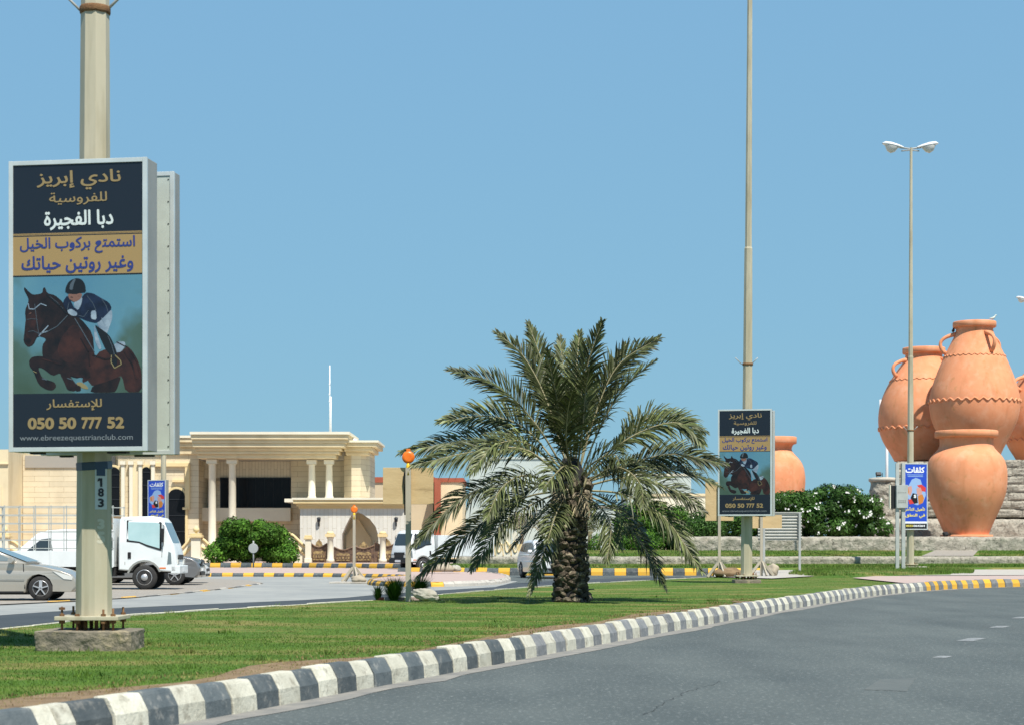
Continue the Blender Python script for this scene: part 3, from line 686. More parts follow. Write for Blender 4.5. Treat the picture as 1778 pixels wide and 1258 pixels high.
def art_poly(b, pts, m, y, ox=100, oy=25, sc=None, X0=0, Z0=0):
    b.prism([(X0+(u-ox)*sc, Z0-(v-oy)*sc) for u, v in pts], y, y+.0008, m, 'y')
HORSE = [
 ('hbrown', [(700,500),(830,520),(870,486),(905,520),(940,580),(965,650),(968,790),(860,790),(835,680),(800,690),(740,730),(640,750),(600,700),(620,600)]),
 ('hdark', [(720,720),(800,690),(830,684),(800,770),(780,790),(620,790),(640,740)]),
 ('hdark', [(178,82),(208,116),(238,138),(300,130),(305,95),(318,88),(334,130),(385,142),(440,190),(480,260),(560,300),(640,400),(650,520),(640,620),(560,700),(420,660),(340,640),(300,540),(300,470),(330,430),(270,410),(240,470),(205,485),(180,460),(172,430),(190,330),(182,240),(205,190),(206,160),(176,105)]),
 ('hmid', [(350,560),(430,470),(560,420),(640,520),(645,620),(560,690),(440,650)]),
 ('hbrown', [(430,420),(500,340),(560,350),(620,430),(660,560),(640,690),(560,730),(600,620),(560,580),(470,590),(420,560),(400,500)]),
 ('hmid', [(188,290),(215,235),(275,240),(330,280),(300,340),(262,400),(238,462),(206,478),(180,455),(176,420)]),
 ('hbrown', [(200,300),(240,262),(262,300),(240,400),(205,430),(188,400)]),
 ('hdark', [(190,430),(205,418),(225,440),(215,470),(196,462)]),
 ('hdark', [(210,570),(235,545),(300,542),(400,570),(460,600),(420,655),(370,675),(300,620),(270,618),(300,690),(380,712),(396,742),(372,770),(330,765),(275,730),(240,640),(215,610)]),
 ('hmid', [(430,640),(520,592),(620,640),(625,700),(520,680),(480,668),(520,720),(540,740),(525,778),(470,770),(450,720),(420,660)]),
 ('brass', [(525,722),(560,715),(600,742),(612,765),(575,760),(548,745)]),
 ('hdark', [(520,735),(560,742),(560,776),(525,778)]),
 ('wht', [(650,340),(668,400),(700,500),(682,508),(658,460),(648,400)]),
 ('wht', [(720,505),(795,470),(800,458),(850,455),(860,480),(830,525),(790,528)]),
 ('wht', [(668,330),(700,285),(766,240),(772,300),(748,370),(732,408),(700,392),(680,360)]),
 ('hel', [(650,338),(690,368),(735,400),(760,430),(790,495),(805,545),(800,620),(770,610),(760,545),(725,505),(690,430)]),
 ('jack', [(438,190),(470,143),(495,190),(520,240),(545,190),(590,130),(640,135),(690,165),(750,200),(768,240),(730,280),(672,335),(600,318),(540,290),(480,270),(450,230)]),
 ('wht', [(512,195),(552,172),(570,160),(566,200),(542,248),(516,225)]),
 ('skin', [(472,136),(572,132),(560,172),(522,192),(490,182),(478,160)]),
 ('hel', [(455,130),(458,95),(475,60),(500,42),(532,33),(565,42),(588,75),(595,130),(560,132),(520,142)]),
 ('hel2', [(483,108),(488,72),(512,40),(528,38),(512,75),(505,112)]),
 ('wht', [(468,245),(495,235),(520,250),(538,266),(530,283),(500,282),(476,264)]),
 ('wht', [(628,252),(662,248),(666,312),(628,306)]),
]
STROKE = [('wht', [(205,195),(212,230),(245,233),(290,197),(328,212)], 6), ('hel2', [(520,300),(580,400),(650,520)], 5), ('hel2', [(470,280),(400,350),(320,390)], 5),
          ('brass', [(765,545),(762,590),(785,630),(830,605),(825,580),(790,545)], 6), ('wht', [(278,410),(340,345)], 7), ('wht', [(285,395),(335,380)], 6),
          ('hel2', [(196,300),(232,296),(268,302)], 3), ('hel2', [(250,200),(262,300),(276,398)], 3), ('hel2', [(206,380),(240,376),(272,392)], 3), ('skin', [(214,262),(224,258)], 5),
          ('hel', [(186,438),(196,444)], 8), ('hel', [(330,135),(372,175),(420,215),(462,262)], 9), ('hel2', [(352,150),(400,190),(440,232)], 2), ('hel2', [(600,150),(640,200),(660,246)], 3), ('hel2', [(700,175),(730,220),(742,262)], 3),
          ('hel2', [(610,250),(580,290),(545,280)], 3), ('hel2', [(742,420),(768,480),(784,540)], 4), ('hel', [(492,158),(506,160)], 4), ('hel', [(488,176),(502,180)], 3), ('hel2', [(480,196),(470,240)], 3),
          ('hbrown', [(300,560),(380,585),(430,600)], 7), ('hmid', [(850,520),(900,600),(930,700)], 9), ('hdark', [(640,540),(720,570),(790,560)], 9), ('hdark', [(560,430),(610,520),(620,610)], 7), ('hel2', [(300,690),(330,700)], 6), ('hel2', [(470,690),(500,700)], 6),
          ('hbrown', [(880,500),(935,590),(955,680)], 6), ('wht', [(700,300),(722,345)], 3), ('skin', [(540,148),(556,150)], 8),
          ('hmid', [(800,458),(850,485),(870,490)], 6), ('brass', [(240,640),(262,652)], 4)]
def equestrian_print(par, wd, ht, y):
    """printed sheet wd x ht metres, standing on plane y facing -y, centred on x=0 with its foot at z=0"""
    s = ht/489.0; X = lambda px: (px-141)*wd/228.0; Z = lambda py: (770-py)*s
    names = list(I); ms = [I[k] for k in names]; ix = {k: i for i, k in enumerate(names)}
    b = MB(); b.box((-wd/2, y, 0), (wd/2, y+.004, ht)); sheet = b.build('poster', I['navy'], par)
    b = MB(); b.box((-wd/2+.001, y-.001, Z(677)), (wd/2-.001, y, Z(475))); b.o = Vector((0, 0, Z(600))); 
    o = b.build('photo_backdrop', I['photo'], sheet); o.location = (0, 0, Z(600))
    b = MB()
    for i, (k, pts) in enumerate(HORSE):
        q = [((u/3.812-141)*wd/228.0, (770-470-v/3.812)*s) for u, v in pts]
        q = [Vector(p) for p in q]
        for _ in range(1):
            Q = []
            for a, c in zip(q, q[1:]+q[:1]): Q += [a*.8+c*.2, a*.2+c*.8]
            q = Q
        q = [(min(max(p.x, -wd/2+.003), wd/2-.003), max(p.y, Z(677)+.002)) for p in q]
        b.prism(q, y-.0014-.00012*i, y-.0011, ix[k], 'y')
    for k, pts, wdt in STROKE:
        for a, c in zip(pts, pts[1:]):
            A = Vector(a); C = Vector(c); t = (C-A).normalized()*1.5; nn = Vector((-t.y, t.x)).normalized()*wdt/2
            q = [A-t-nn, C+t-nn, C+t+nn, A-t+nn]; b.prism([((u.x/3.812-141)*wd/228.0, (300-u.y/3.812)*s) for u in q], y-.0048, y-.0012, ix[k], 'y')
    b.build('horse_and_rider_print', ms, sheet)
    b = MB()
    b.box((-wd/2, y-.002, Z(474)), (wd/2, y-.0005, Z(402)), ix['tan'])
    for yy in (400.5, 404, 473): b.box((-wd/2, y-.003, Z(yy+.8)), (wd/2, y-.0006, Z(yy-.8)), ix['tan' if yy < 402 else 'navy'])
    b.build('tan_band', ms, sheet)
    def T(st, a, c, t0, t1, k, bd=0):
        b = MB(); text(b, st, X(a), X(c), (Z(t0)+Z(t1))/2, Z(t0)-Z(t1), y-.004, 0, bd); b.build('lettering', I[k], sheet)
    T('نادي إبريز', 69, 217, 292, 326, 'gold', .022); T('للفروسية', 91, 193, 330, 352, 'gold', .014); T('دبا الفجيرة', 82, 204, 361, 395, 'white', .034)
    T('استمتع بركوب الخيل', 39, 242, 407, 436, 'blue', .026); T('وغير روتين حياتك', 42, 239, 439, 470, 'blue', .028)
    T('للإستفسار', 86, 184, 687, 707, 'gold', .02)
    for g, (a, c) in (('050', (53, 100)), ('50', (108, 139)), ('777', (148, 184)), ('52', (193, 223))): T(g, a, c, 718.5, 739, 'gold', .055)
    T('www.ebreezequestrianclub.com', 39, 238, 749, 761, 'grey')
def blue_print(par, wd, ht, y):
    names = list(I); ms = [I[k] for k in names]; ix = {k: i for i, k in enumerate(names)}
    U = lambda u: (u-411)/255*wd; Zz = lambda v: (758-v)/666*ht
    b = MB(); b.box((-wd/2, y, 0), (wd/2, y+.004, ht)); sheet = b.build('poster', I['royal'], par)
    c_ = MB(); c_.box((-wd/2, y-.002, Zz(703)), (wd/2, y-.0005, Zz(682))); c_.build('white_band', I['pw'], sheet); c_ = MB(); c_.box((-wd/2, y-.002, 0), (wd/2, y-.0005, Zz(704))); c_.build('black_band', I['blk'], sheet)
    b = MB()
    def T(st, a, c, t0, t1, k, bd=0):
        b = MB(); text(b, st, U(a), U(c), (Zz(t0)+Zz(t1))/2, Zz(t0)-Zz(t1), y-.004-(.008 if st == 's' else 0), 0, bd); b.build('lettering', I[k], sheet)
    T('كلقات', 305, 515, 118, 182, 'pw', .05); 
    for u0, v0 in ((322, 205), (330, 221)): c_ = MB(); c_.box((U(u0), y-.002, Zz(v0)), (U(498), y-.0005, Zz(v0-7))); c_.build('caption_line', I['lb'], sheet)
    def shp(k, pts, l): b.prism([(U(u), Zz(v)) for u, v in pts], y-.002-.0008*l, y-.0008, ix[k], 'y')
    shp('lb', [(340,310),(375,250),(420,232),(470,250),(485,300),(520,340),(530,410),(500,480),(440,515),(400,505),(350,460),(300,420),(300,340)], 1)
    shp('pk', [(330,325),(370,315),(380,360),(360,420),(335,400)], 2); shp('red', [(430,310),(480,300),(528,335),(525,375),(490,370)], 3)
    shp('pk', [(425,340),(470,330),(490,380),(470,430),(430,400)], 4); shp('or', [(440,420),(490,400),(510,440),(495,490),(450,510)], 5)
    shp('red', [(335,460),(370,450),(410,495),(350,505)], 6); shp('hdark', [(385,390),(430,400),(440,490),(400,500),(360,440)], 7)
    shp('or', [(310,340),(335,330),(345,380),(320,410)], 8)
    T('s', 395, 422, 405, 440, 'pw', .05)
    T('تأهيل التأخر', 300, 520, 532, 580, 'yl', .04); T('في النطق', 300, 520, 600, 648, 'yl', .04)
    T('0555', 310, 388, 716, 738, 'yl', .04); T('064264', 392, 520, 716, 738, 'pw', .04)
    b.build('printed_picture', ms, sheet)
def light_box(loc, rz, wd, ht, dep, label, printer, grp=None, frame=.045, screws=False, rear=False):
    """aluminium cabinet, front face on local y=0, foot at z=0"""
    t = thing('light_box_sign', label, 'sign', loc, rz, grp); f = frame
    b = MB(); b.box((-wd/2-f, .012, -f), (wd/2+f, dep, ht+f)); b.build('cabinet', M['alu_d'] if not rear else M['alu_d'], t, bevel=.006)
    b = MB()
    b.box((-wd/2-f-.004, -.012, -f-.004), (-wd/2, .03, ht+f+.004)); b.box((wd/2, -.012, -f-.004), (wd/2+f+.004, .03, ht+f+.004))
    b.box((-wd/2, -.0115, ht), (wd/2, .0295, ht+f+.003)); b.box((-wd/2, -.0115, -f-.003), (wd/2, .0295, 0)); b.build('frame', M['alu_f'], t, bevel=.004)
    if rear:
        b = MB(); b.box((-wd/2, -.002, 0), (wd/2, .011, ht)); b.build('back_panel', M['alu'], t)
    if printer: printer(t, wd, ht, 0.0)
    if screws:
        for sx in (wd/2-.02,):
            for k in range(13):
                b = MB(); z = .04+k*(ht-.08)/12; b.lathe([(-.005, .007), (0, .009)], (sx, -.003, z), 8, axis='y'); b.build('rivet', M['black'], t)
    for u0, u1 in ((-.4, -.3), (.2, .35)): b = MB(); b.box((wd*u0, dep*.3, -f-.022), (wd*u1, dep*.6, -f)); b.build('drain_trim', M['black'], t)
    return t

# near post
D1 = 21.1; base = Vector(((163-CX)/F*D1, D1, .235)); S1 = F/D1
post1 = lamp_post(base + Vector((0, 0, .20)), 'nearest thick grey lamp post carrying the big horse riding sign', heads=True, lean=.002)
b = MB(base + Vector((0, 0, 0)))
rr_ = random.Random(4); bm = bmesh.new(); bmesh.ops.create_cube(bm, size=1); bmesh.ops.scale(bm, vec=(1.04, .86, .25), verts=bm.verts); bmesh.ops.subdivide_edges(bm, edges=bm.edges, cuts=17, use_grid_fill=True)
for v in bm.verts:
    q = noise.fractal(v.co*7, 1, 2, 3)*.022 + noise.noise(v.co*2.4)*.02
    c = v.co.copy(); l = Vector((c.x/1.04, c.y/.86, c.z/.25)); e = max(0, sum(1 for k in l if abs(k) > .47)-1)
    v.co += c.normalized()*(q-.02*e)
    if abs(c.x-.17-c.z*.4) < .05 and c.y < -.45: v.co.y += .03*abs(noise.noise(c*30)+.3)
me = bpy.data.meshes.new('concrete_footing'); bm.to_mesh(me); bm.free(); me.materials.append(M['conc'])
o = bpy.data.objects.new('concrete_footing', me); COL.objects.link(o); o.location = base + Vector((-.03, .0, .085)); tag(o, 'cracked concrete footing block under the nearest lamp post', 'footing')
# number label and strap on the near post
def print_on_post(par, r):
    names = list(I); ms = [I[k] for k in names]; ix = {k: i for i, k in enumerate(names)}
    b = MB(); z = lambda py: H+(HY-py)/S1-base.z-.20; x = lambda px: (px-163.5)/S1
    # facet plane right of centre: follow the octagon
    rt = math.radians(22.5-8); k = max(range(8), key=lambda k: math.cos(rt+math.pi/8+k*math.pi/4 - math.radians(-62)))
    g = rt + math.pi/8 + k*math.pi/4
    nrm = Vector((math.cos(g), math.sin(g), 0)); tn = Vector((-nrm.y, nrm.x, 0)); ap = r*math.cos(math.pi/8)
    def P(u, zz, off): return nrm*(ap+off) + tn*u + Vector((0, 0, zz))
    def rect(u0, u1, z0, z1, off, m): b.add([P(u0, z0, off), P(u1, z0, off), P(u1, z1, off), P(u0, z1, off)], [(0, 1, 2, 3)], m)
    hw = r*math.sin(math.pi/8)*.97; b2 = b
    rect(-hw, hw, z(884), z(812), .006, ix['tagw']); rect(-hw*.75, hw*.7, z(826), z(813), .009, ix['strap'])
    b.add([P(-.03, z(830), .0105), P(-.005, z(830), .0105), P(-.005, z(834), .0105), P(-.042, z(836), .0105), P(-.042, z(833.5), .0105)], [(0, 1, 2, 3, 4)], ix['blk'])
    def txt(s, u0, u1, p0, p1, m, bd, off):
        gl = glyphs(s, bd); X = [v.x for vs, _ in gl for v in vs]; Y = [v.y for vs, _ in gl for v in vs]
        for i, (vs, tr) in enumerate(gl):
            b.add([P(u0+(v.x-min(X))/(max(X)-min(X))*(u1-u0), z(p1)+(v.y-min(Y))/(max(Y)-min(Y))*(z(p0)-z(p1)), off+.0001*i) for v in vs], [tuple(t) for t in tr], m)
    txt('1', -.012, .016, 830, 845, ix['blk'], .05, .010); txt('8', -.036, .034, 847, 862, ix['blk'], .05, .010); txt('3', -.036, .034, 865, 880, ix['blk'], .05, .010)
    txt('3', -.045, .045, 900, 918, ix['ghost'], .08, .004); txt('5', -.05, .05, 922, 943, ix['ghost'], .08, .004)
    b.build('number_label', ms, par)
    b = MB(); b.lathe([(-.045, r*1.0), (-.04, r*1.03), (.04, r*1.03), (.045, r*1.0)], (0, 0, 0), 8, smooth=False); o = b.build('blue_strap', I['strap'], par); o.location = (.004, 0, z(808)); o.rotation_euler = (math.radians(2), math.radians(-4), rt)
print_on_post(post1, .1915)
RZ = math.radians(-9)   # signs are turned a little to their left
def sign_pair(d, px, pz, ppm, l1, l2, printer, wd=1.53, ht=3.16, rz=RZ, grp='horse riding signs on the lamp posts', screws=False):
    c = Vector(((px-CX)/F*d, d, pz-.035)); R = Matrix.Rotation(rz, 3, 'Z')
    f = c + R @ Vector((.035, -.56, 0)); light_box(f, rz, wd, ht, .33, l1, printer, grp)
    if l2: light_box(c + R @ Vector((.065, .235, 0)), rz, wd, ht, .20, l2, None, None, screws=screws, rear=True)
zS = H+(HY-770)/(F/(D1-.5))
sign_pair(D1, 163, zS, None, 'large tall sign of a rider on a jumping horse on the nearest lamp post', 'back cabinet of sign mounted behind the nearest lamp post', equestrian_print, screws=True, wd=1.47, ht=489/(F/(D1-.5)))
# second post
D2 = 60.6; p2 = Gp(1296, 1006, .235); p2 = Vector(((1296-CX)/F*D2, D2, .235))
lamp_post(p2 + Vector((0, 0, .08)), 'second thinner looking lamp post right of the palm tree', lean=.006)
b = MB(p2); b.box((p2.x-.42, p2.y-.4, .15), (p2.x+.42, p2.y+.4, .34)); tag(b.build('concrete_footing', M['conc'], bevel=.03), 'low concrete footing under the post right of the palm', 'footing')
sign_pair(D2, 1294, 2.44, None, 'smaller looking rider and horse sign beside the palm fronds', 'back cabinet behind the rider sign beside the palm', equestrian_print, rz=math.radians(-12), wd=1.60, ht=3.27)
bpy.data.objects  # (labels above single each sign out)
# third post by the jars with its blue sign, a fourth one at the right edge, a fifth far left
D3 = 98.5; p3 = Vector(((1580.5-CX)/F*D3, D3-8.0, .3)); D3 = 98.5
p3 = Vector(((1580.5-CX)/F*95.5, 95.5, .36))
lamp_post(p3, 'double headed lamp post standing before the clay jars', plate=True, top=21.05, lean=.002)
b = MB(p3); b.box((p3.x-.55, p3.y-.4, .30), (p3.x+.75, p3.y+.4, .42)); tag(b.build('concrete_footing', M['stonet'], bevel=.03), 'pale footing slab under the post by the jars', 'footing')
s3 = F/95.2
light_box(Vector(((1589-CX)/s3, 95.2, H+(HY-917)/s3)), math.radians(12), 43/s3, 112/s3, .25, 'blue advertising sign on the post beside the clay jars', blue_print)
d4 = 161; lamp_post(Vector(((1793-CX)/F*d4, d4, .3)), 'farthest lamp post whose left lamp head shows at the right edge', plate=False, top=22.0)
d5 = 118; p5 = Vector(((284-CX)/F*d5, d5, .3)); lamp_post(p5, 'far lamp post behind the white truck cab', plate=False, top=21.0).rotation_euler.z = math.radians(80)
s5 = F/(d5-.5); light_box(Vector(((274-CX)/s5, d5-.9, H+(HY-910)/s5)), math.radians(-26), 35/s5, 76/s5, .33, 'small blue and red sign on the far post above the truck', blue_print)
b = MB(); c0 = Wp(1540, 832, 131); b = MB((c0.x, 131, 1.9)); x0 = c0.x; b.tube([(x0, 131, 1.9), (x0, 131, H+250/F*131)], .10, 8); xa = x0-.42
b.tube([(xa, 131, H+(HY-743)/F*131), (xa, 131, H+(HY-693)/F*131)], .11, 8); b.beam((xa, 131, H+(HY-735)/F*131), (x0, 131, H+(HY-735)/F*131), .08)
tag(b.build('flag_pole', M['white_car']), 'slim white mast standing left of the rear clay jars', 'mast')

# ---------------------------------------------------------------- the giant clay jars
def jar(px, d, zbase, prof, label, handles=(), waves=(), grp='giant clay jars', plinth=None, n=72):
    s = d/F; X = (px-CX)*s; t = thing('clay_jar', label, 'jar', (X, d, zbase), 0, grp)
    pz = [(H+(HY-y)*s-zbase, r*s) for y, r in prof]
    # smooth the body below the rim
    def smooth(P, k=2):
        for _ in range(k):
            Q = [P[0]]
            for a, c in zip(P, P[1:]): Q += [(a[0]*.75+c[0]*.25, a[1]*.75+c[1]*.25), (a[0]*.25+c[0]*.75, a[1]*.25+c[1]*.75)]
            P = Q+[P[-1]]
        return P
    body = smooth(pz[::-1], 2)
    b = MB(); b.lathe(body, (0, 0, 0), n, caps=True); b.build('body', M['terra'], t)
    y0, r0 = prof[0]
    return t, s, zbase, pz
def ring(t, z0, z1, r, name='rim', n=64, inner=.72):
    b = MB(); e = (z1-z0)*.12
    b.lathe([(z0-.04, r*.84), (z0, r*.97), (z0+e, r), (z1-e, r), (z1, r*.975), (z1, r*inner), (z0-.5, r*inner*.95)], (0, 0, 0), n, caps=False); return b.build(name, M['terra'], t, bevel=0)
def wavy(t, z, rf, amp, waves, rad, n=220, sharp=False):
    b = MB(); pts = []
    for k in range(n+1):
        g = 2*math.pi*k/n; zz_ = z + amp*math.sin(g*waves); r = rf(zz_)+rad*.25; pts.append((r*math.cos(g), r*math.sin(g), zz_))
    b.tube(pts, rad, 6, caps=False); b.build('wavy_band', M['terra'], t)
def rfun(pz):
    P = sorted(pz)
    def f(z):
        for (a, ra), (c, rc) in zip(P, P[1:]):
            if a <= z <= c: return ra+(rc-ra)*(z-a)/max(1e-6, c-a)
        return P[0][1] if z < P[0][0] else P[-1][1]
    return f
def handle(t, ang, z0, z1, rf, out, rad):
    b = MB(); pts = []; D = Vector((math.cos(ang), math.sin(ang), 0))
    for k in range(13):
        u = k/12; z = z0+(z1-z0)*u; r = (rf(z0)*(1-u)+rf(z1)*u) + out*math.sin(math.pi*min(1, u*1.02))**.7 - .04
        pts.append(D*r + Vector((0, 0, z + .12*math.sin(math.pi*u)*(z1-z0))))
    b.tube(pts, [rad*(1.15-.3*math.sin(math.pi*k/12)) for k in range(13)], 10); b.build('handle', M['terra'], t)
# front jar
P = [(757, 46), (768, 45.5), (776, 46), (783, 52), (795, 63.5), (812, 68.5), (828, 69.5), (848, 68.5), (866, 64), (885, 56), (903, 47.5), (918, 41), (927, 37.5), (930, 38)]
t, s, zb, pz = jar(1678, 109, 1.90, P, 'wide front clay jar with flat lip standing on a round plinth')
Z = lambda y, s, zb: H+(HY-y)*s-zb
ring(t, Z(759, s, zb), Z(747.5, s, zb), 54*s); ring(t, 0, Z(927.5, s, zb), 45*s, 'plinth', inner=.3)
# upper jar
P = [(566, 33), (572, 31), (580, 33), (590, 37.5), (605, 45), (625, 55), (648, 64.5), (668, 71.5), (685, 76), (700, 77.5), (716, 76), (732, 72), (748, 65), (765, 56), (782, 47), (800, 40)]
t, s, zb, pz = jar(1692, 117, 6.68, P, 'tallest clay jar with a pigeon on its rim'); rf = rfun(pz); jt = (t, s, zb)
ring(t, Z(569, s, zb), Z(559, s, zb), 37*s); wavy(t, Z(619, s, zb), rf, .045, 34, .035); wavy(t, Z(697, s, zb), rf, .085, 34, .055)
for a in (178, 178+75+38, 30): handle(t, math.radians(a), Z(614, s, zb), Z(580, s, zb), rf, .62, .12)
P = [(612, 33), (618, 31), (626, 34), (640, 44), (658, 56), (676, 66), (697, 74), (716, 77.5), (735, 78), (750, 76), (768, 69), (785, 58), (800, 50)]
t, s, zb, pz = jar(1604, 122, 6.85, P, 'left rear clay jar behind the lamp post'); rf = rfun(pz)
ring(t, Z(614, s, zb), Z(604, s, zb), 36.5*s); wavy(t, Z(661, s, zb), rf, .045, 34, .035); wavy(t, Z(744.5, s, zb), rf, .085, 34, .055)
for a in (200, 320, 80): handle(t, math.radians(a), Z(655, s, zb), Z(625, s, zb), rf, .62, .12)
t, s, zb, pz = jar(1823, 125, 6.95, [(y+8, r*1.02) for y, r in P], 'clay jar cut off by the right edge of the photo'); rf = rfun(pz)
ring(t, Z(622, s, zb), Z(612, s, zb), 36.5*s); wavy(t, Z(765, s, zb), rf, .085, 34, .055)
for a in (205, 330): handle(t, math.radians(a), Z(680, s, zb), Z(655, s, zb), rf, .75, .12)
P = [(768, 35), (774, 29), (781, 28), (788, 33), (797, 42), (808, 48.5), (822, 51.5), (838, 52), (856, 50), (875, 45), (900, 37), (918, 32), (925, 30)]
t, s, zb, pz = jar(1346, 127, 2.2, P, 'clay jar rising behind the flowering oleander hedge')
ring(t, Z(770, s, zb), Z(758, s, zb), 37*s)
# rocks the jars stand on: big coursed stone plinth with separate blocks
def block_wall(cx0, cx1, d, y0, y1, label, rows, depth, name='jar_podium', cols=None, curve=0):
    s = d/F; t = thing(name, label, 'podium', ((cx0+cx1)/2*s - CX*s, d, H+(HY-y1)*s)); X0 = (cx0-CX)*s; X1 = (cx1-CX)*s; Z0 = H+(HY-y1)*s; Z1 = H+(HY-y0)*s
    b = MB(t.location); b.box((X0+.06, d+.12, Z0), (X1-.06, d+depth, Z1-.05)); b.build('core', M['stone'], t)
    r = random.Random(int(cx0)); hh = (Z1-Z0)/rows
    protos = []
    for j in range(rows):
        x = X0 - (r.uniform(0, .8) if j % 2 else 0)
        while x < X1-.05:
            L = r.uniform(1.0, 2.0); a = max(x, X0); c = min(x+L, X1); x += L
            if c-a < .25: continue
            b = MB(((a+c)/2, d, Z0+hh*j)); nx, nz_ = 7, 4; V = []
            for k in range(nz_+1):
                for i in range(nx+1):
                    X = a+.012+(c-a-.024)*i/nx; Zz_ = Z0+hh*j+.012+(hh-.024)*k/nz_; ed = (i in (0, nx)) or (k in (0, nz_))
                    V.append((X, d+(.06 if ed else 0)-.10*noise.noise(Vector((X*1.9, Zz_*2.6, j)))-.02, Zz_))
            n0 = len(V); V += [(p[0], d+.3, p[2]) for p in (V[0], V[nx], V[-1], V[-1-nx])]
            fs = [(k*(nx+1)+i, k*(nx+1)+i+1, (k+1)*(nx+1)+i+1, (k+1)*(nx+1)+i) for k in range(nz_) for i in range(nx)]
            top = [nz_*(nx+1)+i for i in range(nx+1)]; bot = list(range(nx+1)); lf = [k*(nx+1) for k in range(nz_+1)]; rt_ = [k*(nx+1)+nx for k in range(nz_+1)]
            fs += [top[::-1]+[n0+3, n0+2][::1], bot+[n0+1, n0], lf[::-1]+[n0, n0+3], rt_+[n0+2, n0+1]]
            b.add(V, fs); o = b.build('stone_block', M['stone'], t); o.location = b.o - t.location
    return t
block_wall(1722, 2010, 115.5, 797, 897, 'high stone block podium at the right edge under the jars', 7, 14)
t_ = block_wall(1558, 1722, 115.8, 800, 897, 'stone block podium hidden behind the front jar', 7, .6)
s = 1/F; b = MB(t_.location); b.prism([((1560-CX)*s*116.3, 116.3), ((1722-CX)*s*116.3, 116.3), ((1722-CX)*s*129, 129), ((1566-CX)*s*129, 129)], 1.9, H+(HY-802)*116/F); b.build('rear_core', M['stone'], t_)
# rounded end pier
s = 114.5/F; t = thing('podium_pier', 'rounded rough stone pier left of the blue sign', 'pier', ((1534-CX)*s, 114.5, 1.9)); zt = H+(HY-832)*s-1.9
bm = bmesh.new(); bmesh.ops.create_cone(bm, cap_ends=True, segments=48, radius1=.84, radius2=.80, depth=zt)
bmesh.ops.subdivide_edges(bm, edges=[e for e in bm.edges if abs(e.verts[0].co.z-e.verts[1].co.z) > .5], cuts=26)
for v in bm.verts:
    q = noise.fractal(v.co*2.4, 1, 2, 3)*.09; l = Vector((v.co.x, v.co.y, 0)); v.co += l.normalized()*q if l.length > .01 else Vector(); v.co.z += zt/2
me = bpy.data.meshes.new('shaft'); bm.to_mesh(me); bm.free(); me.materials.append(M['stone'])
o = bpy.data.objects.new('shaft', me); COL.objects.link(o); o.parent = t
b = MB(); b.lathe([(zt-.12, .86), (zt, .9), (zt+.1, .86), (zt+.14, .5)], (0, 0, 0), 24); b.build('coping', M['stonet'], t)
def bird(loc, s, m, label, rz=0):
    b = MB(loc); l = Vector(loc); R = Matrix.Rotation(rz, 3, 'Z')
    b.tube([l + R @ Vector(p)*s for p in ((-.5, 0, .42), (-.28, 0, .42), (-.05, 0, .42), (.16, 0, .5), (.27, 0, .66), (.34, 0, .78), (.42, 0, .8), (.52, 0, .77))], [.02*s, .07*s, .15*s, .15*s, .085*s, .075*s, .07*s, .012*s], 10)
    for y in (-.05, .05): b.tube([l + R @ Vector((0, y, 0))*s, l + R @ Vector((0, y, .3))*s], .012*s, 5)
    return tag(b.build('pigeon', m), label, 'bird')
q = Wp(1718, 559, 117); bird((q.x, 116.2, Wp(0, 558.6, 116.2).z), .5, M['alu'], 'pale pigeon perched on the rim of the tallest jar')
q = Wp(1655, 582, 117); bird((q.x, 117, q.z), .62, M['black'], 'dark pigeon perched on the handle of the tallest jar', 1.2)
def flood(px, py, d, z, label, rz=0):
    c = Vector(((px-CX)/F*d, d, z)); t = thing('floodlight', label, 'floodlight', c, rz)
    b = MB(); b.box((-.16, -.08, .14), (.16, .08, .36)); o = b.build('housing', M['black'], t, bevel=.02); o.rotation_euler = (math.radians(-35), 0, 0)
    b = MB(); b.beam((-.19, 0, 0), (-.19, 0, .28), .03); b.beam((.19, 0, 0), (.19, 0, .28), .03); b.beam((-.19, 0, .015), (.19, 0, .015), .03); b.build('bracket', M['black'], t)
flood(1645, 932, 106.6, 1.92, 'small black floodlight at the foot of the front jar', .5)
flood(1527, 830, 114.2, zt+1.95+.08, 'black floodlight on top of the rounded stone pier', .2)
# ---------------------------------------------------------------- the date palm
DP = 39.5; SP = F/DP; pb = Vector(((991-CX)/SP, DP, .225))
palm = thing('date_palm', 'stout date palm with drooping grey green fronds on the median lawn', 'palm tree', pb)
zl = lambda y: H+(HY-y)/SP-pb.z
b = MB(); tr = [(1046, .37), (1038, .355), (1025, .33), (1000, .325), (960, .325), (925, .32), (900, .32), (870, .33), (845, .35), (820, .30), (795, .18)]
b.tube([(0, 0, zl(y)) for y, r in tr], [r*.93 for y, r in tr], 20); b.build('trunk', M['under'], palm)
def boss_mesh(k):
    r = random.Random(k); b = MB(); w_, h_, d_ = .10, .078, .085
    vs = []
    for j, (z, ww, o_) in enumerate(((-.9, .75, 0), (-.35, 1.0, .55), (.25, .92, .95), (.75, .55, .8), (.85, .35, .25))):
        for i in range(6):
            u = -1+2*i/5; vs.append((u*w_*ww*r.uniform(.92, 1.08), -(1-u*u*.75)*d_*o_*r.uniform(.85, 1.15), z*h_+r.uniform(-.006, .006)))
    b.add(vs, [(j*6+i, j*6+i+1, (j+1)*6+i+1, (j+1)*6+i) for j in range(4) for i in range(5)], 0, False)
    o = b.build('leaf_base', M['boss'], palm, recalc=False); return o
bp0 = [boss_mesh(k) for k in range(6)]; used = set(); cnt = 0; rr = random.Random(11)
z = .03; row = 0
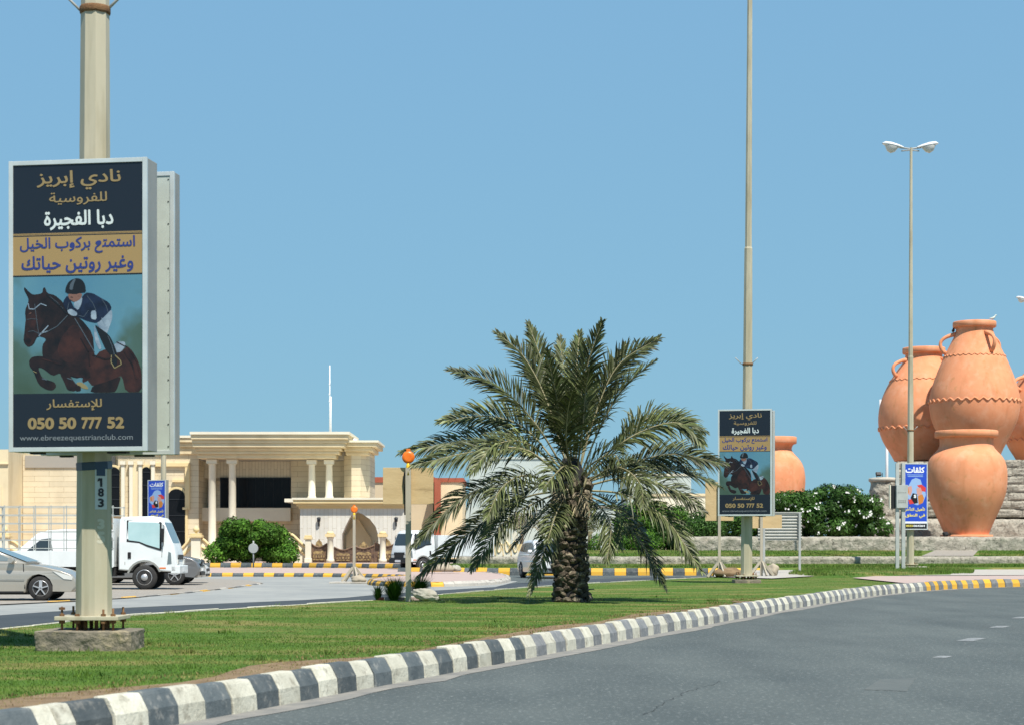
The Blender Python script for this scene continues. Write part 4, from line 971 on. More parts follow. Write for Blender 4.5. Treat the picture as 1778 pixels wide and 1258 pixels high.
while z < 2.55:
    y = 950-(z+pb.z-H)*SP; r = np.interp(-y, [-t_[0] for t_ in tr], [t_[1] for t_ in tr]); nb = 11
    for k in range(nb):
        a = 2*math.pi*(k+.5*(row % 2))/nb + rr.uniform(-.15, .15)
        if math.cos(a+math.pi/2) < -.35 and cnt > 285: continue
        i = rr.randrange(6)
        if -math.sin(a) < -.45: continue
        if i not in used: o = bp0[i]; used.add(i)
        else: o = bp0[i].copy(); COL.objects.link(o)
        sc = rr.uniform(.68, 1.4)*(1.12 if z < 1.0 else .78 if z < 1.9 else .95); g = a+math.pi/2
        o.rotation_euler = (rr.uniform(-.35, .45) + (.35 if z > 1.9 else 0), rr.uniform(-.5, .5), g)
        o.location = (math.cos(a)*r*.93, math.sin(a)*r*.93, z+rr.uniform(-.04, .04)); o.scale = (sc, sc*(1.0 if z < 2 else 1.5), sc*(1 if z < 1.9 else 1.5)); cnt += 1
    z += .112 if z < 1.0 else .082; row += 1
for i in range(6):
    if i not in used: bpy.data.objects.remove(bp0[i])
def cut_stub(x, y, z_, t_):
    b = MB(); b.tube([(x*.3, y*.3, z_-.1), (x, y, z_), (x*1.5, y*1.5, z_+t_)], [.05, .035, .028], 6); b.build('cut_stalk', M['rachis'], palm)
for k in range(12):
    a = -math.pi*k/11 + rr.uniform(-.1, .1); cut_stub(math.cos(a)*.3, math.sin(a)*.3, 2.1+rr.uniform(-.1, .3), rr.uniform(.1, .3))
def bez(P, n):
    P = [Vector(p) for p in P]; out = []
    # Catmull-Rom through the points
    Q = [P[0]*2-P[1]] + P + [P[-1]*2-P[-2]]
    for i in range(1, len(Q)-2):
        for k in range(n):
            t = k/n; a, b_, c, d = Q[i-1], Q[i], Q[i+1], Q[i+2]
            out.append(.5*((2*b_)+(c-a)*t+(2*a-5*b_+4*c-d)*t*t+(3*b_-a-3*c+d)*t**3))
    return out+[P[-1]]
def frond(pts, dors, Lmax=.46, dens=1.0, m='frond', seed=0, bare=.12, droop=.22, wd=.0165, parent=None, name='frond', rm='rachis', rr0=.022):
    r = np.random.default_rng(seed); C = bez(pts, 14); n = len(C); L = [0]
    for a, c in zip(C, C[1:]): L.append(L[-1]+(c-a).length)
    tot = L[-1]; K = int(tot*31*dens); V = []; Fa = []; A = []
    D = Vector(dors).normalized()
    for side in (-1, 1):
        for k in range(K):
            t = bare + (1-bare)*(k+r.uniform(-.35, .35)+.5)/K; t = min(.998, max(bare, t)); l = t*tot; i = min(n-2, max(0, int(np.searchsorted(L, l))-1))
            u = (l-L[i])/max(1e-6, L[i+1]-L[i]); p = C[i].lerp(C[i+1], u); T = (C[min(i+2, n-1)]-C[max(i-1, 0)]).normalized()
            S = T.cross(D).normalized(); N = S.cross(T)
            q = (t-bare)/(1-bare); ln = Lmax*(.55+.6*math.sin(math.pi*min(1, q*.95+.12))**.8)*(1-.55*q**4)*r.uniform(.78, 1.12)
            if q < .12: ln *= .6
            fa = math.radians((54 - 28*q) + r.normal(0, 5)); beta = math.radians((2, 26, 42, 12)[k % 4] + r.normal(0, 6))
            if r.random() < .05: fa += r.uniform(-.8, .8)
            d0 = T*math.cos(fa) + (S*side*math.cos(beta) + N*math.sin(beta))*math.sin(fa)
            W_ = d0.cross(N).normalized(); W_ = (W_ + N*r.uniform(-.6, .6)).normalized()*wd*r.uniform(.8, 1.25)
            p1 = p + d0*ln*.45; p2_ = p + d0*ln*.8 + Vector((0, 0, -droop*ln*.25)); p3_ = p + d0*ln + Vector((0, 0, -droop*ln*.6))
            j = len(V); V += [p-W_*.35, p+W_*.35, p1-W_, p1+W_, p2_-W_*.6, p2_+W_*.6, p3_-W_*.05, p3_+W_*.05]
            Fa += [(j, j+1, j+3, j+2), (j+2, j+3, j+5, j+4), (j+4, j+5, j+7, j+6)]
            s_ = r.uniform(.55, 1.5)*(1.9 if r.random() < .13 else 1); A += [s_]*8
    o = np_mesh(name, np.array([tuple(v) for v in V]), np.array(Fa), M[m], attr=np.array(A), parent=parent or palm)
    b = MB(); b.tube(C, [rr0*(1-.85*k/(n-1))+.003 for k in range(n)], 5); b.build('midrib', M[rm], o)
    return o
FR = [  # photograph points (u,v) of each midrib and the depth of its tip relative to the crown
 ([(748,700),(660,400),(560,200),(440,90)], .3), ([(752,700),(690,420),(630,210),(575,55)], .9), ([(755,700),(745,420),(722,240),(705,110)], 1.6),
 ([(770,700),(790,400),(825,220),(885,45)], -.3), ([(765,700),(768,440),(778,220),(790,90)], 1.0), ([(780,700),(850,450),(950,230),(1125,112)], .5),
 ([(790,700),(870,500),(975,320),(1105,210)], -.5), ([(745,700),(610,480),(450,320),(240,245)], -.2), ([(740,700),(570,500),(410,440),(198,462)], .5),
 ([(735,700),(520,560),(300,545),(40,592)], .4), ([(730,710),(560,580),(340,590),(90,645)], -.6), ([(735,705),(580,560),(440,560),(330,680)], -1.7),
 ([(720,740),(520,720),(300,780),(90,985)], -.5), ([(720,735),(560,690),(460,745),(400,870)], -1.8), ([(720,750),(540,790),(310,940),(110,1120)], .5),
 ([(725,755),(610,800),(470,890),(335,1085)], -1.2), ([(735,770),(680,850),(640,1010),(575,1195)], -1.5), ([(735,765),(700,830),(680,880),(655,965)], -1.9),
 ([(800,710),(950,570),(1100,440),(1320,505)], .5), ([(800,710),(900,600),(1060,500),(1210,470),(1310,560)], -.5), ([(805,715),(1000,640),(1180,600),(1400,640)], .2),
 ([(805,720),(1000,665),(1190,665),(1380,735)], 1.2), ([(805,725),(940,655),(1035,710),(1060,815)], -1.9), ([(805,735),(990,700),(1180,750),(1315,845)], -.6),
 ([(805,750),(980,770),(1150,870),(1300,1090)], -.7), ([(805,765),(930,830),(1050,980),(1150,1165)], .6), ([(800,775),(870,815),(920,900),(905,1050)], -1.3),
 ([(765,705),(715,520),(690,350),(650,170)], -1.3), ([(770,705),(735,560),(740,420),(760,330)], -1.6), ([(785,705),(810,560),(860,380),(985,140)], .9),
 ([(770,710),(735,650),(690,680),(635,745)], -1.6), ([(760,705),(700,500),(630,330),(560,250)], 1.3),
 ([(790,710),(900,680),(1050,640),(1150,690)], 1.6), ([(740,740),(600,740),(470,830),(380,930)], 1.2),
 ([(740,760),(640,840),(560,930),(500,1000)], 1.5), ([(800,750),(900,790),(1000,860),(1080,960)], 1.5), ([(775,705),(800,500),(815,330),(830,240)], -1.2),
 ([(785,712),(840,640),(930,600),(960,640)], -1.5)]
rr = random.Random(5)
for k, (pts, dy) in enumerate(FR):
    Q = []
    for i, (u, v) in enumerate(pts):
        px = 680+u/2.419; py = 540+v/2.419; t = i/(len(pts)-1); dd = DP + dy*(t**.8)*1.15 + (0 if i else .0)
        p = Wp(px, py, dd) - pb; Q.append(p)
    tip = Q[-1]-Q[0]; face = Vector((0, -1, .15)) if dy < .8 else Vector((0, -1, .5))
    up = Vector((0, 0, 1)) if abs(tip.normalized().z) < .8 else Vector((-tip.x, -tip.y, .3)).normalized()
    wgt = rr.uniform(.35, .75); D = face*wgt + up*(1-wgt)
    dry = False
    frond(Q, D, .34 if k == 16 else .58 if v < 900 else .47, 1.0 if dy < 1.4 else .8, 'frond', k, .30 if k < 9 or 17 < k < 22 else .22, .25 if k < 9 else .45)
for k in range(4):   # dry inner leaves under the crown
    a = rr.uniform(-2.9, -.2); R_ = rr.uniform(.5, .9); p0 = Vector((.1, 0, 2.3)); e = Vector((math.cos(a)*R_, math.sin(a)*R_, 2.25-rr.uniform(.1, .6)))
    frond([p0, p0.lerp(e, .5)+Vector((0, 0, .18)), e], (0, -.3, 1), .26, .7, 'frond_dry', 100+k, .2, .6)
b = MB(Gp(962, 1043, .22)); c = b.o.copy(); b.tube([c, c+Vector((0, 0, .28))], .022, 6); b.tube([c+Vector((0, 0, .22)), c+Vector((.12, -.02, .25)), c+Vector((.25, .02, .24))], .018, 6)
b.tube([c+Vector((.2+.4*(1-math.cos(k/9*math.pi))*.8, -.38*math.sin(k/9*math.pi)-.05, .26)) for k in range(10)], .012, 5)
tag(b.build('irrigation_pipe', M['black']), 'black irrigation pipe looped round the foot of the palm', 'pipe')

# ---------------------------------------------------------------- shrubs and trees
def foliage(name, blobs, n, size, m, parent=None, loc=(0, 0, 0), seed=0, flat=.0, shell=.55, up=.3):
    """leaf-sized faces spread through lumpy crown volume; blobs: (x,y,z,rx,ry,rz) relative to loc"""
    r = np.random.default_rng(seed); B = np.array(blobs, float); vol = B[:, 3]*B[:, 4]*B[:, 5]; vol = vol**.7; idx = r.choice(len(B), n, p=vol/vol.sum())
    d = r.normal(size=(n, 3)); d /= np.linalg.norm(d, axis=1)[:, None]; rad = (shell + (1-shell)*r.random(n)**.6)[:, None]
    b_ = B[idx]; C = b_[:, :3] + d*b_[:, 3:]*rad*(1+.10*r.normal(size=(n, 1)))
    nrm = d + np.array([0, 0, up]) + .55*r.normal(size=(n, 3)); nrm /= np.linalg.norm(nrm, axis=1)[:, None]
    t = np.cross(nrm, r.normal(size=(n, 3))); t /= np.linalg.norm(t, axis=1)[:, None]; s = np.cross(nrm, t)
    L = (size*r.uniform(.7, 1.35, n))[:, None]; Wd = L*.38
    V = np.stack([C-t*L, C+s*Wd-t*L*.1+nrm*L*.1, C+t*L, C-s*Wd-t*L*.1+nrm*L*.1], 1).reshape(-1, 3)
    cl = r.uniform(.75, 1.25, len(B))[idx]; A = np.repeat(cl*r.uniform(.6, 1.45, n), 4)
    return np_mesh(name, V, np.arange(4*n).reshape(-1, 4), m, parent, None if parent else loc, A)
def shrub(name, label, cat, c, blobs, n, size, m, seed, stems=5, grp=None, hgt=1.5, core=True):
    t = thing(name, label, cat, c, 0, grp); foliage('crown', blobs, n, size, m, t, seed=seed)
    r = random.Random(seed); b = MB()
    for k in range(stems):
        q = r.choice(blobs); b.tube([(r.uniform(-.2, .2), r.uniform(-.2, .2), -.05), (q[0]*.4, q[1]*.4, q[2]*.5), (q[0]*.8, q[1]*.8, q[2]*.9)], [.07, .05, .02], 6)
    b.build('trunk', M['bark'], t)
    return t
def lumps(r, x0, x1, h, n, ry, base=.2, prof=lambda u: 1):
    out = []
    for k in range(n):
        u = (k+.5)/n; x = x0+(x1-x0)*u+r.uniform(-.2, .2); top = h*prof(u); rad = r.uniform(.5, .85)
        for j in range(max(1, int(top/.9))):
            zc = base + (top-rad*.8-base)*(j+.6)/max(1, int(top/.9)); out.append((x+r.uniform(-.3, .3), r.uniform(-ry, ry)*.6, max(.4, zc), rad, ry*.8, rad*.9))
    return out
r = random.Random(2); s = 127/F
c = Vector(((436-CX)*s, 127, .33))
dome = lambda u: math.sin(math.pi*min(.93, max(.12, u)))**.5
bl = lumps(r, -2.45, 2.55, 3.3, 8, 1.6, .3, lambda u: (.62, .85, 1.0, .98, .88, .82, .6)[min(6, int(u*7))])
shrub('round_bush', 'rounded bright green bush in front of the cream villa', 'bush', c, bl, 20000, .12, M['leaf'], 21)
r = random.Random(9); s = 109.5/F; c = Vector(((1438-CX)*s, 109.8, 1.9))
bl = lumps(r, -3.3, 3.2, 3.35, 14, 1.4, .1, lambda u: (.86, .88, .88, .9, .98, 1.05, 1.0, .88, .82, .62)[min(9, int(u*10))])
ol = shrub('oleander_hedge', 'dark green oleander hedge dotted with white flowers', 'hedge', c, bl, 36000, .10, M['leafd'], 22, 12)
r = random.Random(31); fl = MB()
for k in range(92):
    q = r.choice(bl); d = Vector((r.gauss(0, 1), -abs(r.gauss(0, 1))-.3, r.gauss(.1, .7))).normalized(); p = Vector((q[0]+d.x*q[3], q[1]+d.y*q[4], q[2]+d.z*q[5]))*1.0
    for j in range(r.choice((1, 2, 3, 4))):
        pc = p + Vector((r.uniform(-.12, .12), -.06, r.uniform(-.1, .1)))
        for i in range(5):
            g = 2*math.pi*i/5; e = Vector((math.cos(g), -.4, math.sin(g)))*.062; w_ = Vector((-math.sin(g), 0, math.cos(g)))*.028
            fl.add([pc, pc+e*.6-w_, pc+e, pc+e*.6+w_], [(0, 1, 2, 3)])
o = fl.build('flowers', M['flower'], ol, recalc=False); tag(o, kind='stuff')
s = 111/F; c = Vector(((1268-CX)*s, 111, 1.9)); r = random.Random(12)
shrub('oleander_hedge', 'shaded end of the oleander hedge behind the wooden posts', 'hedge', c, lumps(r, -1.9, 1.9, 1.9, 6, 1.2), 9000, .10, M['leafd'], 24, 6)
s = 117/F; c = Vector(((1128-CX)*s, 117, 1.2)); r = random.Random(15)
shrub('broad_tree', 'green tree showing behind the right side fronds of the palm', 'tree', c, lumps(r, -2.6, 2.6, 3.5, 7, 1.8, .2, lambda u: (.7, .9, 1, .95, .92, .85, .6)[min(6, int(u*7))]), 16000, .12, M['leaf'], 25)
s = 114/F; c = Vector(((1090-CX)*s, 112, 1.2)); r = random.Random(16)
shrub('low_bush', 'low green bush at the foot of the tree behind the palm', 'bush', c, lumps(r, -2, 2, 1.0, 7, .9), 6000, .08, M['leaf'], 26)
c = Vector(((1232-CX)*106/F, 107, 1.9)); r = random.Random(17)
shrub('low_bush', 'small leafy bush on the terrace beside the white minibus', 'bush', c, lumps(r, -1.0, .6, 1.15, 4, .7), 3500, .08, M['leafd'], 27)
c = Vector(((1190-CX)*106/F, 106.5, 1.85)); r = random.Random(18)
shrub('low_bush', 'lowest row of shrubs along the edge of the middle wall', 'bush', c, lumps(r, -1.4, 1.0, .5, 6, .4), 2500, .06, M['leafd'], 28)
c = Vector(((232-CX)*131/F, 131, .33)); r = random.Random(19)
shrub('clipped_bush', 'small green tree top showing above the white truck', 'bush', c, lumps(r, -1.1, 1.1, 2.75, 4, .8), 5000, .09, M['leaf'], 29)
def grass_clump(px, py, d, hgt, wd, label, n=420, seed=0):
    c = Vector(((px-CX)/F*d, d, .23)); r = np.random.default_rng(seed); V = []; Fa = []; A = []
    for k in range(n):
        a = r.uniform(0, 2*np.pi); ln = hgt*r.uniform(.35, 1.15); rad = wd*r.uniform(.2, 1.5); p0 = Vector((math.cos(a)*wd*.25*r.random(), math.sin(a)*wd*.25*r.random(), 0)); e = Vector((math.cos(a)*rad, math.sin(a)*rad, ln))
        md = p0.lerp(e, .5)+Vector((0, 0, ln*.22)); w_ = Vector((-math.sin(a), math.cos(a), 0))*.006; j = len(V)
        V += [p0-w_, p0+w_, md-w_*.8, md+w_*.8, e]; Fa += [(j, j+1, j+3), (j, j+3, j+2), (j+2, j+3, j+4)]; A += [r.uniform(.5, 1.2)]*5
    o = np_mesh('grass_clump', np.array([tuple(v) for v in V]), np.array(Fa), M['leaf'], loc=c, attr=np.array(A)); return tag(o, label, 'grass clump')
grass_clump(684, 1036, 40.6, .46, .32, 'dense dark grass clump left of the taller orange topped post', 700, 1)
grass_clump(656, 1036, 40.8, .30, .15, 'smallest grass clump beside the brick edging', 260, 2)
grass_clump(728, 1034, 41.8, .48, .30, 'grass clump behind the sack at the taller post', 700, 3)

# ---------------------------------------------------------------- warning posts, boards, sack
def reflector(t, z, r_, col='orange'):
    b = MB(); b.lathe([(-.035, r_*.55), (-.03, r_*.95), (0, r_), (.03, r_*.95), (.05, r_*.5)], (0, 0, z), 28, axis='y'); o = b.build('orange_lamp', M['orange'], t)
    b = MB(); b.box((-r_*.32, -.03, z+r_*.9), (r_*.32, .03, z+r_*1.32)); b.build('lamp_cap', M['orange'], o, bevel=.006)
    b = MB(); b.lathe([(z-r_-.24, .062), (z-r_-.06, .05), (z-r_+.02, .028)], (0, 0, 0), 12); b.build('yellow_base', M['yel'], t)
s = 39.6/F; c = Vector(((709-CX)*s, 39.6, .23)); q = (HY-793)*s+H-c.z
t = thing('warning_post', 'taller wooden post with orange warning lamp left of the palm', 'warning post', c)
b = MB(); b.beam((0, 0, 0), (0, .0, q-.22), .112, .112); b.build('post', M['wood'], t); reflector(t, q, .132)
b = MB(); b.tube([(-.08, .02, q-.30), (-.10, .02, q-.5), (-.075, .03, q-.8), (-.075, .05, q-1.2)], .014, 6); b.build('cable', M['black'], t)
s2 = 40.0/F; b = MB(); xa, xb = (665-709)*s2, (752-709)*s2; za = H+(HY-875)*s2-c.z; zb_ = H+(HY-812)*s2-c.z
b.box((xa, .07, za), (xb, .088, zb_)); b.build('plywood_board', M['ply'], t, bevel=.003)
b = MB(); b.box((xa, .088, za), (xb, .13, za+.05)); b.box((xa, .088, zb_-.05), (xb, .13, zb_)); b.build('batten', M['wood'], t)
for i, (px, L, m_) in enumerate(((655, .15, "red"), (668, .44, "pink"), (706, .55, "pink"), (752, .12, "red"))):
    b = MB(Gp(px, 1043, .2)); c_ = b.o.copy(); b.box((c_.x-L/2*0, c_.y-.05, .2), (c_.x+L*.98, c_.y+.05, .29)); o = b.build('kerb_brick', M[m_], bevel=.01)
    tag(o, ('red brick at the left end of the plant bed edging', 'pale edging stone under the dark grass clump', 'long edging stone in front of the sack', 'red edging brick at the right end by the sack')[i], 'brick', 'edging stones of the little plant bed')
bm = bmesh.new(); bmesh.ops.create_icosphere(bm, subdivisions=4, radius=1)
for v in bm.verts:
    c_ = v.co.copy(); f_ = noise.fractal(c_*1.7+Vector((3, 0, 0)), 1, 2, 4)
    crease = abs(noise.noise(Vector((c_.x*1.4+c_.z*2.2, c_.y*2, c_.z*5))))
    v.co = Vector((c_.x*.30, c_.y*.17, c_.z*.135)) + c_.normalized()*(f_*.035 - .045*crease)
    v.co.z += -.05*c_.x + .12; v.co.z = max(v.co.z, -.0)
me = bpy.data.meshes.new('sack'); bm.to_mesh(me); bm.free(); me.materials.append(M['bagm']); me.polygons.foreach_set('use_smooth', [True]*len(me.polygons))
o = bpy.data.objects.new('sack', me); COL.objects.link(o); g_ = Gp(738, 1042, .27); o.location = g_; tag(o, 'crumpled grey sand sack at the foot of the taller post', 'sack')
def a_frame_post(px, d, z0, ytop, label, lamp=None, board=None, stone=True, spread=.34, hgt=.55):
    s = d/F; c = Vector(((px-CX)*s, d, z0)); t = thing('braced_post', label, 'post', c); zt_ = H+(HY-ytop)*s-z0
    b = MB(); b.beam((0, 0, 0), (0, 0, zt_), .10, .10); b.build('post', M['wood'], t)
    for dx, dy in ((-1, -.35), (1, -.35), (-.8, .8), (.35, -1)):
        b = MB(); b.beam((dx*spread*1.35, dy*spread, .02), (dx*.05, dy*.05, hgt), .06, .09); b.build('brace', M['wood'], t)
    if lamp: reflector(t, lamp, .132)
    if board:
        x0, x1, y0, y1 = board; b = MB(); b.box(((x0-px)*s, .06, H+(HY-y1)*s-z0), ((x1-px)*s, .08, H+(HY-y0)*s-z0)); b.build('plywood_board', M['ply'], t)
    return t
a_frame_post(615, 72, .06, 893, 'shorter braced post with orange warning lamp in front of the villa', lamp=H+(HY-883.5)*72/F-.06)
b = MB(Vector(((612-CX)*72/F, 72, 0))); c_ = b.o; b.prism([(c_.x-.85, c_.y-.5), (c_.x+.9, c_.y-.45), (c_.x+1.1, c_.y+.3), (c_.x+.2, c_.y+.6), (c_.x-.7, c_.y+.4)], .0, .07)
tag(b.build('concrete_slab', M['kc'], bevel=.02), 'thin concrete slab under the shorter warning post', 'slab')
def rock(px, py, d, z, s3_, label, seed, m='sand'):
    bm = bmesh.new(); bmesh.ops.create_icosphere(bm, subdivisions=3, radius=1)
    for v in bm.verts:
        c_ = v.co.copy(); v.co = Vector((c_.x*s3_[0], c_.y*s3_[1], c_.z*s3_[2])) + c_*noise.fractal(c_*1.3+Vector((seed, 0, 0)), 1, 2, 3)*.08; v.co.z = max(v.co.z+s3_[2]*.75, 0)
    me = bpy.data.meshes.new('sand_bag'); bm.to_mesh(me); bm.free(); me.materials.append(M[m]); me.polygons.foreach_set('use_smooth', [True]*len(me.polygons))
    o = bpy.data.objects.new('sand_bag', me); COL.objects.link(o); o.location = ((px-CX)/F*d, d, z); return tag(o, label, 'sand bag')
rock(622, 1015, 71.2, .07, (.28, .18, .14), 'tan sand bag leaning on the shorter warning post', 3)
rock(762, 1000, 88, .25, (.75, .4, .20), 'tan sand bag heap on the pink traffic island', 5)
rock(790, 996, 88.5, .25, (.28, .3, .16), 'smaller dark sand bag at the end of the heap on the island', 8, 'bagm')
rock(1264, 1003, 71.5, .25, (.55, .35, .20), 'earth coloured bag at the foot of the braced post left of the sign', 11, 'soil')
rock(1342, 998, 74.5, .26, (.22, .3, .28), 'grey brown bag behind the braced post right of the sign', 14)
a_frame_post(1249, 71.5, .24, 838, 'braced wooden post with tan board at the left edge of the smaller rider sign', board=(1225, 1274, 836, 903))
a_frame_post(1322, 73.5, .26, 892, 'braced wooden post with small board at the right side of the smaller rider sign', board=(1307, 1358, 893, 916))
# corrugated panel on posts
d = 82; s = d/F; c = Vector(((1356-CX)*s, d, .27)); t = thing('corrugated_panel', 'grey corrugated metal panel on posts in front of the oleander hedge', 'panel', c)
x0, x1 = (1316-1356)*s, (1392-1356)*s; z0_, z1_ = H+(HY-937)*s-.27, H+(HY-890)*s-.27; b = MB(); n_ = 9; pr = []
for k in range(n_*6+1): pr.append((.035*math.sin(k/6*2*math.pi), z0_+(z1_-z0_)*k/(n_*6)))
vs = [(x0, y, z) for y, z in pr]+[(x1, y, z) for y, z in pr]; m_ = len(pr); b.add(vs, [(k, k+1, m_+k+1, m_+k) for k in range(m_-1)]); b.build('corrugated_sheet', M['corr'], t)
b = MB(); b.box((x0-.01, -.05, z1_), (x1+.01, .05, z1_+.05)); b.build('top_rail', M['corr'], t)
for x in (x1-.10, x0+.25): b = MB(); b.beam((x, -.09, 0), (x, -.09, z1_), .09); b.build('post', M['galvg'], t)
# electrical cabinet on two posts
d = 90; s = d/F; zb_ = .32; c = Vector(((1563-CX)*s, d, zb_)); t = thing('electric_cabinet', 'grey electric cabinet on two posts beside the blue sign', 'cabinet', c)
z = lambda y: H+(HY-y)*s-zb_
b = MB(); x0, x1 = (1556-1563)*s, (1576-1563)*s; b.box((x0, -.10, z(881)), (x1, .22, z(841))); b.build('cabinet_box', M['box'], t, bevel=.012)
b = MB(); b.box((x0-.26, .06, z(882)), (x0, .2, z(842))); b.build('side_box', M['black'], t); b = MB(); b.box((x0-.30, .0, z(882)), (x0-.25, .24, z(841))); b.build('side_plate', M['cream_w'], t)
b = MB(); 
for k in range(5): b.box((x0+.06+k*.085, -.106, z(855)), (x0+.11+k*.085, -.10, z(853.5)))
for k in range(4):
    for j in range(2): b.box((x0+.08+k*.1, -.106, z(869+j*3)), (x0+.15+k*.1, -.10, z(867.4+j*3)))
b.build('panel_marking', M['alu_d'], t)
for px, tp in ((1558.5, 803), (1569, 803)): b = MB(); b.box(((px-3-1563)*s, .0, 0), ((px+3-1563)*s, .12, z(tp))); b.build('post', M['box'], t, bevel=.01)
# ---------------------------------------------------------------- vehicles (local frame: +x forward, z up, wheels on z=0)
def arch(xc, r, zb, n=9):
    a0 = math.asin(min(.95, (zb-.31)/r)) if r > 0 else 0
    return [(xc + r*math.cos(math.pi - a0 - (math.pi-2*a0)*k/(n-1)) * 1, .31 + r*math.sin(math.pi - a0 - (math.pi-2*a0)*k/(n-1))) for k in range(n)]
def slab(b, prof, hw, m=0, ins=.05, cz=None):
    """side profile (x,z) swept across the car, edges rounded; hw(x,z) half width"""
    n = len(prof); cx = sum(p[0] for p in prof)/n; cz = cz if cz is not None else sum(p[1] for p in prof)/n; vs = []
    sl = [(-1, ins), (-.975, ins*.4), (-.93, 0), (-.5, -.0), (0, -.0), (.5, -.0), (.93, 0), (.975, ins*.4), (1, ins)]
    for y, i_ in sl:
        for x, z in prof:
            dx, dz = x-cx, z-cz; L = max(.2, math.hypot(dx, dz)); k = 1 - i_/L
            vs.append((cx+dx*k, y*hw(x, z), cz+dz*k))
    K = len(sl); fs = [(j*n+i, j*n+(i+1) % n, (j+1)*n+(i+1) % n, (j+1)*n+i) for j in range(K-1) for i in range(n)]
    b.add(vs, fs, m, True)
    tri = tessellate_polygon([[Vector((p[0], p[1], 0)) for p in prof]])
    b0 = len(b.v)-len(vs)
    for t in tri:
        b.f.append([b0+i for i in t]); b.m.append(m); b.s.append(False); b.f.append([b0+(K-1)*n+i for i in t[::-1]]); b.m.append(m); b.s.append(False)
def wheel(t, x, y, r=.31, w_=.2, spokes=5, steel=False):
    o = bpy.data.objects.new('wheel', None); 
    s = 1 if y > 0 else -1; b = MB(); b.lathe([(-w_/2, r*.62), (-w_/2, r*.93), (-w_*.38, r), (w_*.38, r), (w_/2, r*.93), (w_/2, r*.62)], (0, 0, 0), 32, axis='y')
    bpy.data.objects.remove(o); o = b.build('wheel', M['rubber'], t); o.location = (x, y, r)
    b = MB(); f = s*w_/2
    b.lathe([(f*.55, .02), (f*.55, r*.60), (f*1.02, r*.64), (f*1.03, r*.60)], (0, 0, 0), 28, axis='y', caps=False)
    if steel:
        b.lathe([(f*.55, r*.5), (f*.95, r*.42), (f*.95, r*.28), (f*1.35, r*.22), (f*1.4, .01)], (0, 0, 0), 24, axis='y', caps=False)
    else:
        for k in range(spokes):
            g = 2*math.pi*k/spokes+.3; d0 = Vector((math.cos(g), 0, math.sin(g))); b.beam(d0*.02+Vector((0, f*.98, 0)), d0*r*.62+Vector((0, f*.92, 0)), .075, .03)
        b.lathe([(f*.9, r*.2), (f*1.05, r*.14), (f*1.05, .01)], (0, 0, 0), 16, axis='y', caps=False)
    b.build('rim', M['rim'], o)
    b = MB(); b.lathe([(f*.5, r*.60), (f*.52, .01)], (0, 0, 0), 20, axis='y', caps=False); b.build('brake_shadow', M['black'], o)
def plate(t, name, pts, hw, m, off=.006, parent=None, thick=.004):
    """flat pieces on both flanks following the body side"""
    for s in (1, -1):
        b = MB(); tri = tessellate_polygon([[Vector((p[0], p[1], 0)) for p in pts]]); n = len(pts)
        vs = [(x, s*(hw(x, z)+off), z) for x, z in pts] + [(x, s*(hw(x, z)-.02), z) for x, z in pts]
        b.add(vs, [tuple(q) for q in tri] + [(i, (i+1) % n, n+(i+1) % n, n+i) for i in range(n)]); b.build(name, m, parent or t)
def glass_strip(t, name, p, q, hw, m, off=.008, inset=.08):
    """windscreen between two profile points"""
    (x0, z0), (x1, z1) = p, q; L = math.hypot(x1-x0, z1-z0); nx, nz = (z1-z0)/L, -(x1-x0)/L
    if nz < 0: nx, nz = -nx, -nz
    b = MB(); vs = []
    for (x, z) in ((x0, z0), (x1, z1)):
        for y in (-1, -.6, 0, .6, 1): vs.append((x+nx*off*(1 if abs(y) < 1 else .3), y*(hw(x, z)-inset), z+nz*off))
    b.add(vs, [(i, i+1, 5+i+1, 5+i) for i in range(4)], 0, True); b.build(name, m, t)

